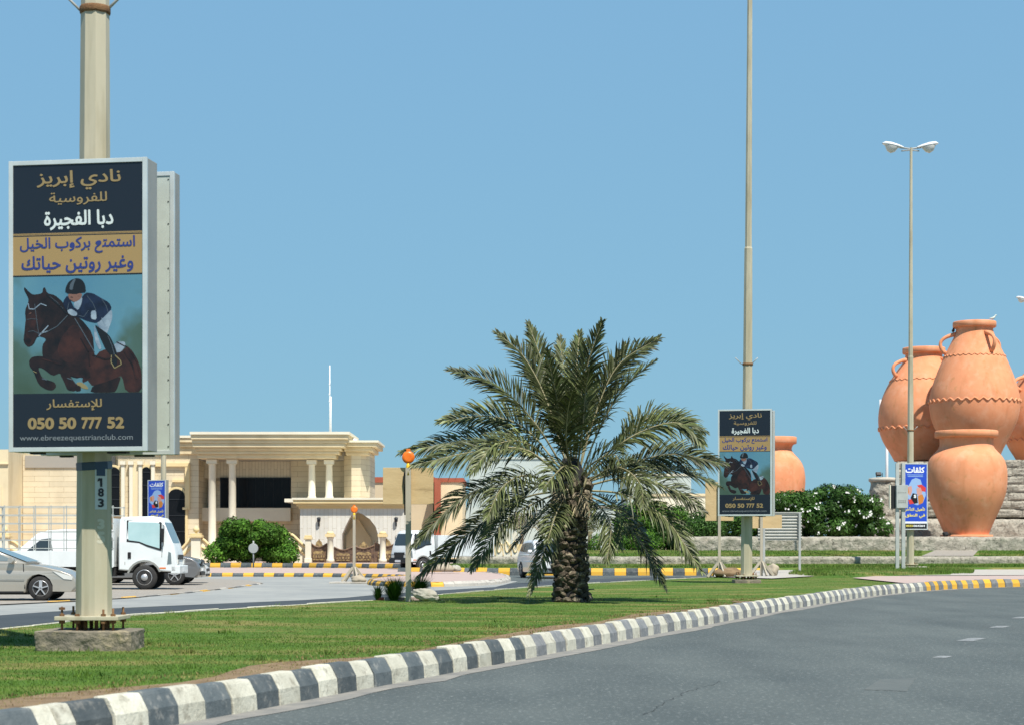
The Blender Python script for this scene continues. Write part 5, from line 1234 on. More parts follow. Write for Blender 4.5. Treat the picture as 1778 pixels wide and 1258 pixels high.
def sedan(label, loc, rz, paint, L=1.0, grp=None):
    t = thing('parked_car', label, 'car', loc, rz, grp); r = .31
    hw = lambda x, z: (.86 - max(0, z-.62)*.10 - max(0, z-.95)*.30 - .05*max(0, abs(x)-1.6)**1.2*1.2 - .04*max(0, .45-z))
    fa, ra = arch(1.32, .36, .22), arch(-1.30, .36, .22)
    prof = [(-2.12, .30), (-2.20, .50), (-2.19, .80), (-2.12, .98), (-1.9, 1.02), (-1.4, 1.03), (-.6, .99), (.3, .96), (.88, .93), (1.4, .85), (1.85, .74), (2.08, .65), (2.2, .52), (2.21, .36), (2.12, .22)]
    prof = prof + [p for p in fa[::-1]] + [(.9, .19), (-.85, .19)] + [p for p in ra[::-1]] + [(-1.75, .22)]
    b = MB(); slab(b, prof, hw, cz=.6); b.build('body', paint, t)
    cab = [(-1.68, 1.0), (-1.15, 1.33), (-.85, 1.42), (-.6, 1.43), (-.3, 1.405), (.0, 1.32), (1.04, .92), (0, .9), (-1, .9)]
    b = MB(); slab(b, cab, hw, ins=.06, cz=1.1); b.build('cabin', paint, t)
    plate(t, 'side_window', [(-.22, 1.00), (-.22, 1.335), (-.06, 1.285), (.72, .99)], hw, M['glass_g'])
    plate(t, 'side_window', [(-1.1, 1.03), (-.78, 1.32), (-.30, 1.34), (-.30, 1.01)], hw, M['glass_g'])
    glass_strip(t, 'windscreen', (.96, .965), (.03, 1.315), hw, M['glass_g'], .012); glass_strip(t, 'rear_window', (-1.60, 1.06), (-1.12, 1.34), hw, M['glass'], .012)
    b = MB(); b.box((-1.6, -.7, .15), (1.6, .7, .62)); b.build('underbody', M['under'], t)
    for x in (-1.32, 1.32):
        for y in (-.74, .74): wheel(t, x, y, r, .19)
    plate(t, 'headlight', [(1.62, .74), (1.98, .64), (2.12, .60), (2.10, .52), (1.9, .54)], hw, M['lamp'], .012)
    b = MB(); b.box((2.205, -.42, .44), (2.225, .42, .55)); b.box((2.20, -.55, .26), (2.222, .55, .34)); b.build('grille', M['black'], t)
    b = MB(); b.box((2.222, -.24, .36), (2.235, .24, .44)); b.build('number_plate', I['pw'], t)
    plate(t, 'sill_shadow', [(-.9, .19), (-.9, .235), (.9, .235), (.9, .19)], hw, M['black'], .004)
    plate(t, 'door_gap', [(-.08, .25), (-.06, .25), (-.05, 1.0), (-.07, 1.0)], hw, M['black'], .003)
    plate(t, 'door_gap', [(.92, .30), (.94, .30), (.90, .92), (.88, .92)], hw, M['black'], .003)
    plate(t, 'side_moulding', [(-1.0, .52), (-1.0, .56), (.92, .54), (.92, .50)], hw, M['alu_d'], .014)
    for s in (1, -1):
        b = MB(); b.tube([(.60, s*.82, .97), (.62, s*.90, 1.00), (.60, s*.99, 1.01)], [.05, .085, .07], 10); b.build('mirror', paint, t)
        b = MB(); b.beam((.1, s*.865, .84), (.26, s*.865, .84), .03); b.build('door_handle', paint, t)
    return t
def suv(label, loc, rz, paint, name='parked_car', grp=None):
    t = thing(name, label, 'car', loc, rz, grp); r = .36
    hw = lambda x, z: (.92 - max(0, z-.75)*.06 - max(0, z-1.02)*.26 - .07*max(0, abs(x)-1.7)**1.2*1.3)
    fa, ra = arch(1.42, .43, .28), arch(-1.36, .43, .28)
    prof = [(-2.15, .40), (-2.25, .60), (-2.22, .95), (-2.1, 1.08), (-1.0, 1.12), (.3, 1.10), (1.0, 1.08), (1.6, 1.02), (2.05, .93), (2.22, .80), (2.29, .6), (2.26, .38), (2.15, .26)] + fa[::-1] + [(.9, .25), (-.85, .25)] + ra[::-1] + [(-1.9, .28)]
    b = MB(); slab(b, prof, hw, ins=.06, cz=.7); b.build('body', paint, t)
    cab = [(-2.08, 1.05), (-1.95, 1.40), (-1.7, 1.60), (-1.2, 1.68), (-.3, 1.70), (.1, 1.66), (.45, 1.56), (1.25, 1.05), (0, 1.0)]
    b = MB(); slab(b, cab, hw, ins=.07, cz=1.3); b.build('cabin', paint, t)
    for pts in ([(.02, 1.15), (.02, 1.56), (.38, 1.50), (.98, 1.13)], [(-.95, 1.17), (-.95, 1.58), (-.06, 1.58), (-.06, 1.15)], [(-1.80, 1.2), (-1.62, 1.50), (-1.03, 1.57), (-1.03, 1.17)]): plate(t, 'side_window', pts, hw, M['glass'])
    glass_strip(t, 'windscreen', (1.20, 1.09), (.50, 1.535), hw, M['glass'], .012); glass_strip(t, 'rear_window', (-2.03, 1.2), (-1.86, 1.48), hw, M['glass'], .012)
    b = MB(); b.box((-1.7, -.75, .2), (1.75, .75, .8)); b.build('underbody', M['under'], t)
    for x in (-1.38, 1.42):
        for y in (-.79, .79): wheel(t, x, y, r, .22)
    for k, (z0, w_) in enumerate(((.82, .42), (.75, .44), (.68, .42))):
        b = MB(); b.box((2.19, -w_, z0-.02), (2.30, w_, z0+.02)); b.build('grille_slat', M['black'], t)
    b = MB(); b.box((2.19, -.06, .72), (2.315, .06, .80)); b.build('badge_panel', M['rim'], t)
    b = MB(); b.prism([(-.62, .46), (.62, .46), (.45, .34), (-.45, .34)], 2.12, 2.31, 0, 'x'); b.build('lower_intake', M['black'], t)
    b = MB(); b.box((2.25, -.26, .50), (2.325, .26, .60)); b.build('number_plate', M['pw'] if 'pw' in M else I['pw'], t)
    for s in (1, -1):
        b = MB(); b.add([(2.30, s*.50, .86), (2.12, s*.84, .92), (2.10, s*.87, .80), (2.29, s*.55, .76)], [(0, 1, 2, 3)]); b.build('headlight', M['glass_g'], t)
        b = MB(); b.prism([(s*.78, .58), (s*.60, .56), (s*.62, .40), (s*.80, .44)], 2.05, 2.24, 0, 'x'); b.build('side_intake', M['black'], t)
        b = MB(); b.tube([(.82, s*.88, 1.12), (.86, s*.98, 1.17), (.84, s*1.10, 1.18)], [.05, .10, .085], 10); b.build('mirror', paint, t)
    return t
def light_truck(label, loc, rz, bedlen=4.0, dark=False, cage=True, grp=None, name='flatbed_truck', box=False, cabm='truck_white'):
    t = thing(name, label, 'truck', loc, rz, grp); r = .385; P = M[cabm]
    hw = lambda x, z: .86 - max(0, z-1.25)*.07 - (.05 if z > 2.15 else 0)
    xc = 1.12  # front axle
    a_ = [(xc + .50*math.cos(g), .38+.50*math.sin(g)) for g in [math.radians(k) for k in range(175, 4, -19)]]
    prof = [(.30, .62), (.30, 1.5), (.32, 2.22), (.40, 2.30), (1.35, 2.32), (1.62, 2.27), (1.72, 2.15), (2.02, 1.42), (2.10, 1.10), (2.14, .78), (2.12, .55)] + [(p[0], p[1]) for p in a_[::-1] if p[0] < 2.0 and p[1] > .5] 
    b = MB(); slab(b, prof, hw, ins=.05, cz=1.5); b.build('cab', P, t)
    plate(t, 'side_window', [(.62, 1.56), (.60, 2.13), (1.48, 2.12), (1.60, 2.08), (1.60, 1.30), (1.20, 1.42), (.95, 1.52)], hw, M['glass' if dark else 'glass_t'], .012)
    plate(t, 'window_seal', [(.56, 1.51), (.55, 2.19), (1.50, 2.18), (1.66, 2.12), (1.66, 1.22), (1.2, 1.36), (.95, 1.47)], hw, M['black'], .006)
    glass_strip(t, 'windscreen', (1.99, 1.47), (1.73, 2.12), hw, M['glass' if dark else 'glass_g'], .015)
    plate(t, 'door_gap', [(.50, .78), (.52, .78), (.50, 2.2), (.48, 2.2)], hw, M['alu_d'], .004)
    plate(t, 'door_gap', [(1.66, 1.02), (1.68, 1.02), (1.70, 1.6), (1.68, 1.6)], hw, M['alu_d'], .004)
    plate(t, 'door_handle', [(.60, .98), (.60, 1.18), (.70, 1.18), (.70, .98)], hw, M['black'], .012)
    plate(t, 'cab_grille', [(1.84, .80), (1.88, 1.20), (1.96, 1.16), (1.98, .82)], hw, M['glass_g'], .010)
    b = MB(); b.box((1.95, -.86, .50), (2.24, .86, .76)); b.build('bumper', M['black'] if dark else P, t, bevel=.03)
    b = MB(); b.box((2.135, -.5, .95), (2.15, .5, 1.1)); b.build('front_grille', M['black'], t)
    if dark: b = MB(); b.box((2.12, -.82, .74), (2.162, .82, .98)); b.build('dark_front_panel', M['black'], t)
    for s in (1, -1):
        b = MB(); b.box((2.12, s*.60-.14, .80), (2.165, s*.60+.14, .95)); b.build('headlight', M['lamp'], t)
        b = MB(); b.box((1.66, s*.93-.05, 1.50), (1.74, s*.93+.06, 1.93)); b.build('mirror', M['black'], t, bevel=.02)
        b = MB(); b.tube([(1.70, s*.80, 2.05), (1.76, s*.95, 2.0), (1.74, s*.98, 1.42), (1.70, s*.82, 1.36)], .012, 6); b.build('mirror_arm', M['black'], t)
        b = MB(); b.box((1.60, s*.865-.004, .66), (1.80, s*.865+.004, .70)); b.build('side_marker', M['amber'], t)
    b = MB(); b.box((2.242, -.26, .56), (2.252, .26, .68)); b.build('number_plate', I['pw'], t)
    plate(t, 'wheel_arch_trim', [(xc+.56*math.cos(g_), .38+.56*math.sin(g_)) for g_ in [math.radians(q_) for q_ in range(20, 166, 18)]] + [(xc+.50*math.cos(g_), .38+.50*math.sin(g_)) for g_ in [math.radians(q_) for q_ in range(165, 19, -18)]], hw, M['alu_d'], .008)
    X1 = .18; X0 = X1-bedlen
    b = MB(); b.box((X0+.1, -.38, .52), (1.9, .38, .72)); b.box((-.55, -.78, .42), (.18, -.4, .68)); b.box((-.3, .42, .42), (.2, .78, .68)); b.build('chassis', M['under'], t)
    b = MB(); b.box((X0, -.93, .80), (X1, .93, .88)); b.build('bed', P, t)
    wheel(t, xc, -.74, r, .22, steel=True); wheel(t, xc, .74, r, .22, steel=True)
    for s in (1, -1):
        for k in (0, 1): wheel(t, X0+1.15, s*(.56+.24*k), r, .2, steel=True)
    if box:
        b = MB(); b.box((X0, -.95, .88), (X1, .95, 2.05)); b.build('cargo_box', P, t, bevel=.02); return t
    for s in (1, -1):
        b = MB(); b.box((X0, s*.94-.015, .72), (X1, s*.94+.015, 1.22)); b.build('side_board', P, t, bevel=.004)
        for k in range(5):
            x = X0+.05+(bedlen-.1)*k/4; b = MB(); b.box((x-.03, s*.965-.01, .70), (x+.03, s*.965+.012, 1.24)); b.build('board_post', P, t)
    b = MB(); b.box((X1-.04, -.95, .72), (X1, .95, 2.25)); b.build('headboard', P, t)
    if cage:
        for s in (1, -1):
            b = MB()
            for k in range(6): z = 1.30+k*.265; b.beam((X0, s*.94, z), (X1, s*.94, z), .026)
            for k in range(9): x = X0+.03+(bedlen-.06)*k/8; b.beam((x, s*.94, 1.2), (x, s*.94, 2.66), .026)
            b.build('cage_side', M['box'], t)
        b = MB()
        for k in range(6): z = 1.30+k*.265; b.beam((X0, -.94, z), (X0, .94, z), .035)
        for k in range(5): y = -.9+k*.45; b.beam((X0, y, 1.2), (X0, y, 2.66), .035)
        b.build('cage_end', M['box'], t)
    return t
def van(label, loc, rz, name='parked_van', L=4.6, Hh=1.98, grp=None):
    t = thing(name, label, 'van', loc, rz, grp); r = .33; P = M['white_car']
    hw = lambda x, z: .86 - max(0, z-1.0)*.12 - max(0, abs(x)-L*.40)*.10
    h2 = L/2; fa, ra = arch(h2-.75, .39, .26), arch(-h2+.9, .39, .26)
    prof = [(-h2, .3), (-h2-.02, 1.0), (-h2+.06, Hh-.15), (-h2+.25, Hh), (0, Hh+.02), (h2-1.75, Hh-.02), (h2-1.35, Hh-.14), (h2-.55, 1.16), (h2-.2, 1.0), (h2, .8), (h2+.03, .4), (h2-.1, .24)] + fa[::-1] + [(.5, .24), (-.6, .24)] + ra[::-1] + [(-h2+.3, .26)]
    b = MB(); slab(b, prof, hw, ins=.06, cz=1.0); b.build('body', P, t)
    plate(t, 'side_window', [(h2-1.95, 1.13), (h2-1.85, 1.68), (h2-1.5, 1.64), (h2-.9, 1.14)], hw, M['glass'])
    plate(t, 'side_window', [(-h2+.3, 1.15), (-h2+.35, 1.70), (h2-2.1, 1.70), (h2-2.1, 1.14)], hw, M['glass'] if 'minibus' in name else P)
    glass_strip(t, 'windscreen', (h2-.58, 1.20), (h2-1.33, Hh-.19), hw, M['glass'], .015)
    b = MB(); b.box((-h2+.4, -.7, .2), (h2-.5, .7, .7)); b.build('underbody', M['under'], t)
    for x in (h2-.75, -h2+.9):
        for y in (-.74, .74): wheel(t, x, y, r, .2)
    for s in (1, -1): b = MB(); b.box((h2-.12, s*.62-.12, .68), (h2+.02, s*.62+.12, .84)); b.build('headlight', M['lamp'], t)
    return t
def at(px, py, z=0.0): g = Gp(px, py, z); return g
g = at(66, 1042, .03); sedan('silver beige saloon car cut off by the left edge', g + Vector((-1.32*math.cos(.06)-.0, .9, 0)), .04, M['silver'])
g = at(250, 1022.5, .03); light_truck('white flatbed truck with slatted cage behind the nearest lamp post', g + Vector((-1.12, .80, 0)), .02, bedlen=3.95)
g = at(120, 1008, .03); van('white van seen through the cage of the flatbed truck', Vector(((118-CX)/F*72, 72, .03)), math.pi+.05, L=4.7, Hh=2.0)
suv('dark grey nose of a car parked just beyond the white truck', Vector(((352-CX)/F*68-2.3, 68, .03)), .03, M['dkcar'])
sedan('white car whose nose shows in front of the grey one', Vector(((361-CX)/F*71.5-2.22, 71.5, .03)), .04, M['white_car'])
suv('white car driving towards the camera half hidden by the palm trunk', Vector(((952-CX)/F*83, 85.0, 0)), math.radians(-77), M['white_car'], name='approaching_car')
light_truck('white pickup truck behind the palm fronds by the bronze gate', Vector(((744-CX)/F*103, 106, .0)), math.radians(180+38), bedlen=3.9, cage=False, box=True, dark=True, name='small_truck')
van('white minibus far behind the palm near the terrace', Vector(((1212-CX)/F*150, 150, 1.6)), .1, name='minibus', L=4.8, Hh=2.1)

# ---------------------------------------------------------------- the cream villa
DV = 142; sv = DV/F; vb = Vector(((430-CX)*sv, DV, .33))
villa = thing('cream_villa', 'large cream stone villa with white columns and heavy cornice', 'villa', vb)
X = lambda px: (px-CX)*sv; ZZ = lambda py: H+(HY-py)*sv
def vpart(name, m, *boxes, bevel=0, parent=None, d0=DV):
    b = MB(vb)
    for (x0, x1, y0, y1, off, dep) in boxes: b.box((X(x0), d0+off, ZZ(y1)), (X(x1), d0+off+dep, ZZ(y0)))
    return b.build(name, m, parent or villa, bevel=bevel)
vpart('wall', M['clad'], (205, 345, 788, 984, 0, 12)); vpart('wall', M['clad'], (345, 500, 903, 984, 2.4, 9)); vpart('wall', M['clad'], (500, 600, 797, 984, 2.0, 9))
vpart('upper_wall', M['cladv'], (345, 500, 797, 827, 2.4, 9)); vpart('parapet_wall', M['cream_w'], (345, 500, 880, 903.2, 1.6, 1.0))
b = MB(vb); b.prism([(X(597), DV+.2), (X(612), DV-.9), (X(628), DV-.9), (X(641), DV+.3), (X(641), DV+6), (X(597), DV+6)], ZZ(984), ZZ(790)); b.build('tower', M['clad'], villa)
# cornices, stepped mouldings
def cornice(x0, x1, rows, d0, dep, cl=1.0, cr=1.0, m='cream'):
    """rows (y_top, y_bottom, projection in px)"""
    for i, (a, c, pr) in enumerate(rows):
        b = MB(vb); b.box((X(x0)-pr*sv*cl, d0-pr*sv, ZZ(c)), (X(x1)+pr*sv*cr, d0+dep, ZZ(a))); b.build('cornice', M[('cream_w' if i == 0 else m)], villa, bevel=.04 if i else 0, seg=1)
cornice(352, 583, [(753, 757.5, 30), (757.5, 766, 27), (766, 772, 23), (772, 779, 21), (779, 784, 14), (784, 790, 10), (790, 797, 4)], DV-1.8, 7, .35, 1.0)
cornice(210, 345, [(756, 760, 14), (760, 768, 12), (768, 776, 8), (776, 788, 4)], DV-.02, 10, 1, 0)
cornice(604, 636, [(766, 769.5, 24), (769.5, 777, 21), (777, 784, 13), (784, 790.2, 6)], DV-.8, 6, .3, 1)
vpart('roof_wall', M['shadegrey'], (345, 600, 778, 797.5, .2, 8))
# columns
def column(px, d, y0, y1, wpx, par=None):
    s_ = d/F; r_ = wpx*s_/2; b = MB(vb); x = (px-CX)*s_; z0 = H+(HY-y1)*s_; z1 = H+(HY-y0)*s_; o_ = Vector((x, d, 0))
    b.lathe([(z0, r_*1.25), (z0+.25, r_*1.25), (z0+.32, r_*1.02), (z0+(z1-z0)*.4, r_), (z1-.42, r_*.88), (z1-.38, r_*1.02), (z1-.3, r_*1.08)], (x, d, 0), 24)
    b.box((x-r_*1.35, d-r_*1.35, z1-.3), (x+r_*1.35, d+r_*1.35, z1)); b.build('column', M['cream_w'], villa)
for px, y1, w_ in ((368.5, 984, 13.5), (403.5, 984, 13.5)): column(px, DV-1.2, 797, y1, w_)
for px, y1, w_ in ((541.5, 868, 12.5), (571.5, 868, 12.5)): column(px, DV-1.2, 798, y1, w_)
vpart('balcony_slab', M['cream_w'], (500, 600, 866, 872, -2.2, 5))
# the wide dark curved window
wn = vpart('window', M['winframe'], (374, 500, 826, 881, 2.25, .12))
for k in range(8):
    x0 = 376+k*15.4; vpart('pane', M['winglass'], (x0, x0+14.6, 827.5, 879.5, 2.20, .04), parent=wn)
# left wing: arched windows with pilasters
def arch_poly(x0, x1, ytop, y1, n=12):
    cx = (x0+x1)/2; rx = (x1-x0)/2; return [(X(x0), ZZ(y1)), (X(x1), ZZ(y1))] + [(X(cx+rx*math.cos(math.pi*k/n)), ZZ(ytop+rx-rx*math.sin(math.pi*k/n))) for k in range(n+1)]
for x0, x1, yt, y1 in ((186, 209, 810, 895), (247, 262, 810, 900), (292, 322, 848, 960)):
    b = MB(vb); b.prism(arch_poly(x0-4, x1+4, yt-4, y1), DV-.14, DV-.01, 0, 'y'); f_ = b.build('window_surround', M['cream_y'], villa)
    b = MB(vb); b.prism(arch_poly(x0, x1, yt, y1), DV-.20, DV-.13, 0, 'y'); b.build('pane', M['winglass'], f_)
    for k in range(3):
        yy = yt+(x1-x0)*.6+(y1-yt)*.25*k; b = MB(vb); b.box((X(x0), DV-.24, ZZ(yy+.7)), (X(x1), DV-.19, ZZ(yy-.7))); b.build('transom', M['winframe'], f_)
for x in (212, 226, 242, 264): vpart('pilaster', M['cream_w'], (x, x+6, 800, 984, -.35, .4), (x-1.5, x+7.5, 800, 806, -.45, .5))
b = MB(vb); b.prism(arch_poly(228+3, 244-3, 803, 900), DV-.2, DV-.1, 0, 'y'); b.build('blind_niche', M['cream'], villa)
vpart('string_course', M['cream_y'], (268, 330, 803, 809, -.25, .3), (318, 326, 880, 884, -.3, .3), (322, 330, 809, 884, -.22, .25), (300, 324, 832, 836, -.25, .3))
# projecting gate porch
DP2 = DV-7; sp_ = DP2/F
def porch(name, m, x0, x1, y0, y1, off, dep, bevel=0):
    b = MB(vb); b.box(((x0-CX)*sp_, DP2+off, H+(HY-y1)*sp_), ((x1-CX)*sp_, DP2+off+dep, H+(HY-y0)*sp_)); return b.build(name, M[m], villa, bevel=bevel, seg=1)
for i, (a, c, pr) in enumerate(((863.5, 867, 13), (867, 873, 11), (873, 878, 6), (878, 882, 2))): porch('porch_cornice', 'cream_w' if i == 0 else 'cream_y', 521-pr, 704, a, c, -pr*sp_, 8)
px3 = lambda p: (p-CX)*sp_; pz3 = lambda p: H+(HY-p)*sp_
outer = [(px3(521), pz3(984)), (px3(521), pz3(882)), (px3(705), pz3(882)), (px3(705), pz3(984)), (px3(657), pz3(984)), (px3(657), pz3(928))]
ar_ = [(px3(x), pz3(y)) for x, y in ((652, 913), (642, 900), (630, 892), (620, 888), (610, 893), (602, 908), (594, 926))]
b = MB(vb); b.prism(outer + ar_ + [(px3(592), pz3(984))], DP2, DP2+1.2, 0, 'y'); b.build('porch_wall', M['cladw'], villa)
b = MB(vb); b.box((px3(560), DP2+3.2, .33), (px3(680), DP2+3.4, pz3(884))); b.build('porch_back_wall', M['cream_w'], villa)
b = MB(vb); b.prism([(px3(596), pz3(930)), (px3(616), pz3(897)), (px3(640), pz3(935)), (px3(640), pz3(984)), (px3(596), pz3(984))], DP2+2.4, DP2+3.1, 0, 'y'); b.build('porch_buttress', M['cream'], villa)
for px in (554, 688):
    b = MB(vb); c_ = Vector((px3(px), DP2-.12, pz3(904))); b.box((c_.x-.05, DP2-.1, c_.z-.35), (c_.x+.05, DP2, c_.z+.3)); b.lathe([(-.18, .03), (-.1, .12), (.15, .14), (.2, .03)], c_ + Vector((0, -.1, .1)), 8); b.build('wall_lantern', M['winframe'], villa)
# dome dish and small roof things
q = vpart('roof_hatch', M['cream_w'], (521, 523, 750, 754, 2, .5)); b = MB(vb); c_ = Vector((X(521), DV+2, ZZ(754)));  b.lathe([(0, .32), (.1, .30), (.2, .18), (.24, .02)], c_, 16); b.build('roof_dome', M['white_car'], villa)
b = MB(vb); b.lathe([(0, .3), (.15, .28), (.22, .1)], Vector((X(612), DV+1, ZZ(764))), 12); b.build('roof_dome', M['white_car'], villa)
# antenna mast on the roof
b = MB((X(561.5), DV+5, ZZ(757))); c_ = b.o; top_ = H+(HY-634)*(DV+5)/F
b.tube([c_ - Vector((0, 0, 1)), Vector((c_.x, c_.y, top_))], .045, 8); b.tube([c_ + Vector((.09, 0, -.5)), Vector((c_.x+.09, c_.y, top_-2.4))], .05, 8)
for f_ in (.28, .42, .52): b.box((c_.x-.07, c_.y-.06, top_-f_*5.4), (c_.x+.05, c_.y+.06, top_-f_*5.4+.12))
tag(b.build('antenna_mast', M['white_car']), 'thin white antenna mast rising above the villa roof', 'mast')
# plain left house and boundary
b = MB((X(110), DV+3, .33)); b.box((X(34), DV+1, .33), (X(205), DV+12, ZZ(787))); t = b.build('wall', M['clad'])
side = thing('side_house', 'plain cream stone house block left of the villa', 'house', b.o); t.parent = side; t.location = (0, 0, 0)
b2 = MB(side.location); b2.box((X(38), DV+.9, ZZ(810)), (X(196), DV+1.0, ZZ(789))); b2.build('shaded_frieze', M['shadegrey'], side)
b = MB((X(0), DV-3, .33)); b.box((X(-220), DV-3, .33), (X(33), DV+9, ZZ(783))); b.box((X(-220), DV-3.15, ZZ(808)), (X(33.5), DV-3, ZZ(806.5))); b.box((X(6), DV-3.1, ZZ(983)), (X(22), DV-3, ZZ(846)))
tag(b.build('cream_house', M['cream']), 'pale yellow rendered house at the left edge', 'house')
# baroque boundary wall: curved gable pieces with piers and urns
DB = 131; sb = DB/F
def bx_(px): return (px-CX)*sb
def bz_(py): return H+(HY-py)*sb
def scroll_wall(x0, x1, yt, label, flip=1, hd=984):
    t = thing('scroll_wall', label, 'garden wall', (bx_((x0+x1)/2), DB, .33)); n = 14
    top = []
    for k in range(n+1):
        u = k/n; y = yt + (hd-22-yt)*(.5-.5*math.cos(math.pi*(u if flip > 0 else 1-u)))*.62; top.append((bx_(x0+(x1-x0)*u), bz_(y)))
    b = MB(t.location); b.prism([(bx_(x0), .33)]+[(bx_(x1), .33)]+top[::-1], DB, DB+.35, 0, 'y'); b.build('panel', M['cream_w'], t)
    for off in (0, .55):
        b = MB(t.location); b.tube([(x, DB-.02, z-off) for x, z in top], .11, 6); b.build('scroll_trim', M['cream_y'], t)
def pier(px, yt, label, w_=14, urn=True):
    t = thing('wall_pier', label, 'pier', (bx_(px), DB-.3, .33)); b = MB(); h_ = bz_(yt)-.33; r_ = w_*sb/2
    b.box((-r_, -r_, 0), (r_, r_, h_-.3)); b.box((-r_*1.25, -r_*1.25, 0), (r_*1.25, r_*1.25, .3)); b.build('shaft', M['cream_w'], t, bevel=.03)
    b = MB(); b.box((-r_*1.4, -r_*1.4, h_-.3), (r_*1.4, r_*1.4, h_-.12)); b.box((-r_*1.15, -r_*1.15, h_-.12), (r_*1.15, r_*1.15, h_)); b.build('cap', M['cream_y'], t, bevel=.03)
    if urn:
        b = MB(); b.lathe([(h_, .10), (h_+.08, .08), (h_+.14, .2), (h_+.32, .22), (h_+.42, .12), (h_+.52, .05)], (0, 0, 0), 16); b.build('urn', M['cream_y'], t)
pier(342, 925, 'cream pier with urn between the villa columns and truck nose', 16); scroll_wall(350, 372, 935, 'curved cream wall right of the urn pier', 1); scroll_wall(312, 334, 935, 'curved cream wall left of the urn pier', -1)
pier(10, 925, 'cream pier with urn at the far left edge', 16); scroll_wall(18, 46, 938, 'curved cream wall right of the far left pier', 1); scroll_wall(-30, 2, 938, 'curved cream wall left of the far left pier', -1)
scroll_wall(500, 535, 925, 'curved cream wall between the round bush and the gate', 1); pier(536, 928, 'slim cream pier where the curved wall meets the gate', 10, False)
def tuscan(px, yt, label, w_=11):
    t = thing('gate_column', label, 'column', (bx_(px), DB-.2, .33)); r_ = w_*sb/2; h_ = bz_(yt)-.33
    b = MB(); b.lathe([(0, r_*1.3), (.2, r_*1.3), (.3, r_), (h_-.55, r_*.92), (h_-.5, r_*1.15), (h_-.4, r_*1.15)], (0, 0, 0), 20); b.build('shaft', M['cream_w'], t)
    b = MB(); b.box((-r_*1.5, -r_*1.5, h_-.4), (r_*1.5, r_*1.5, h_-.2)); b.lathe([(h_-.2, r_*1.2), (h_-.1, r_*1.1), (h_, r_*.5)], (0, 0, 0), 16); b.build('capital', M['cream_y'], t)
tuscan(574, 921, 'round white column between the bronze gate leaves'); tuscan(665, 921, 'round white column behind the right bronze gate')
def gate(x0, x1, yt, label, crest=True):
    t = thing('bronze_gate', label, 'gate', (bx_((x0+x1)/2), DB, .33)); W_ = (x1-x0)*sb/2; h_ = bz_(yt)-.33; b = MB()
    n = 10; top = [(-W_+2*W_*k/n, h_*(.80 - .16*math.sin(math.pi*k/n))) for k in range(n+1)]
    b.prism([(-W_, 0), (W_, 0)]+top[::-1], -.02, .02, 0, 'y'); b.build('leaf', M['gate'], t)
    b = MB(); b.tube([(x, -.04, z) for x, z in top], .06, 6); b.build('top_rail', M['gate'], t)
    b = MB(); k = max(2, int(W_*2/.24))
    for i in range(k+1): x = -W_+2*W_*i/k; b.beam((x, -.05, 0), (x, -.05, h_*(.78-.16*math.sin(math.pi*i/k))), .035)
    b.build('bars', M['gate'], t)
    q = [(-W_*.72, h_*.10), (W_*.72, h_*.10), (W_*.72, h_*.42), (W_*.45, h_*.50), (0, h_*.46), (-W_*.45, h_*.50), (-W_*.72, h_*.42)]
    b = MB(); b.prism(q, -.09, -.06, 0, 'y'); b.build('gilt_panel', M['gold'], t)
    for i in range(5):
        b = MB(); cx_ = -W_*.62+i*W_*.31; b.tube([(cx_+.10*math.cos(a_), -.10, h_*.27+.13*math.sin(a_)) for a_ in [j_*math.pi/5 for j_ in range(11)]], .028, 5, caps=False); b.build('scroll_ring', M['gate'], t)
    if crest:
        b = MB(); b.prism([(-W_*.5, h_*.66), (W_*.5, h_*.66), (W_*.32, h_*.86), (W_*.1, h_*.93), (0, h_), (-W_*.1, h_*.93), (-W_*.32, h_*.86)], -.05, .03, 0, 'y'); b.build('crest', M['gold'], t)
gate(540, 568, 934, 'narrow bronze gate leaf left of the round column'); gate(580, 612, 942, 'bronze gate panel left of the warning post', False)
gate(613, 650, 938, 'bronze gate panel right of the warning post'); gate(651, 690, 932, 'rusty bronze gate panel nearest the small truck')
for k, px in enumerate((852, 866, 880, 894)):
    t = thing('scroll_baluster', ('first','second','third','fourth')[k] + ' scroll baluster counted from the small truck toward the palm trunk', 'baluster', ((px-CX)*125/F, 125, .5), 0, 'scroll balusters left of the palm trunk')
    b = MB(); b.prism([(-.22, 0), (.22, 0), (.26, .5), (.14, .9), (.26, 1.3), (.2, 1.75), (0, 1.95), (-.2, 1.75), (-.12, 1.3), (-.26, .9), (-.2, .4)], 0, .25, 0, 'y'); b.build('panel', M['cream_w'], t)
    b = MB(); b.tube([(.16*math.cos(g_)*(.4+g_/9), -.03, 1.0+.55*math.sin(g_)*(.3+g_/9)) for g_ in [i*.5 for i in range(14)]], .045, 5); b.build('scroll', M['cream_y'], t)
b = MB(((872-CX)*126/F, 126, .5)); b.box(((838-CX)*126/F, 126, .3), ((912-CX)*126/F, 126.3, 1.6)); tag(b.build('boundary_wall', M['cream_y']), 'low yellow wall behind the scroll balusters', 'wall')
# round sign seen from behind
c_ = Vector(((440-CX)*122/F, 122, .0)); t = thing('road_sign', 'round road sign seen from behind in front of the round bush', 'road sign', c_)
b = MB(); b.tube([(0, 0, 0), (0, 0, H+(HY-938)*122/F)], .05, 8); b.build('post', M['galvg'], t)
b = MB(); b.lathe([(-.02, .30), (0, .32), (.02, .30)], (0, -.07, H+(HY-951)*122/F), 28, axis='y'); b.box((-.04, -.05, 1.1), (.04, -.01, 1.7)); b.build('disc', M['galvg'], t)
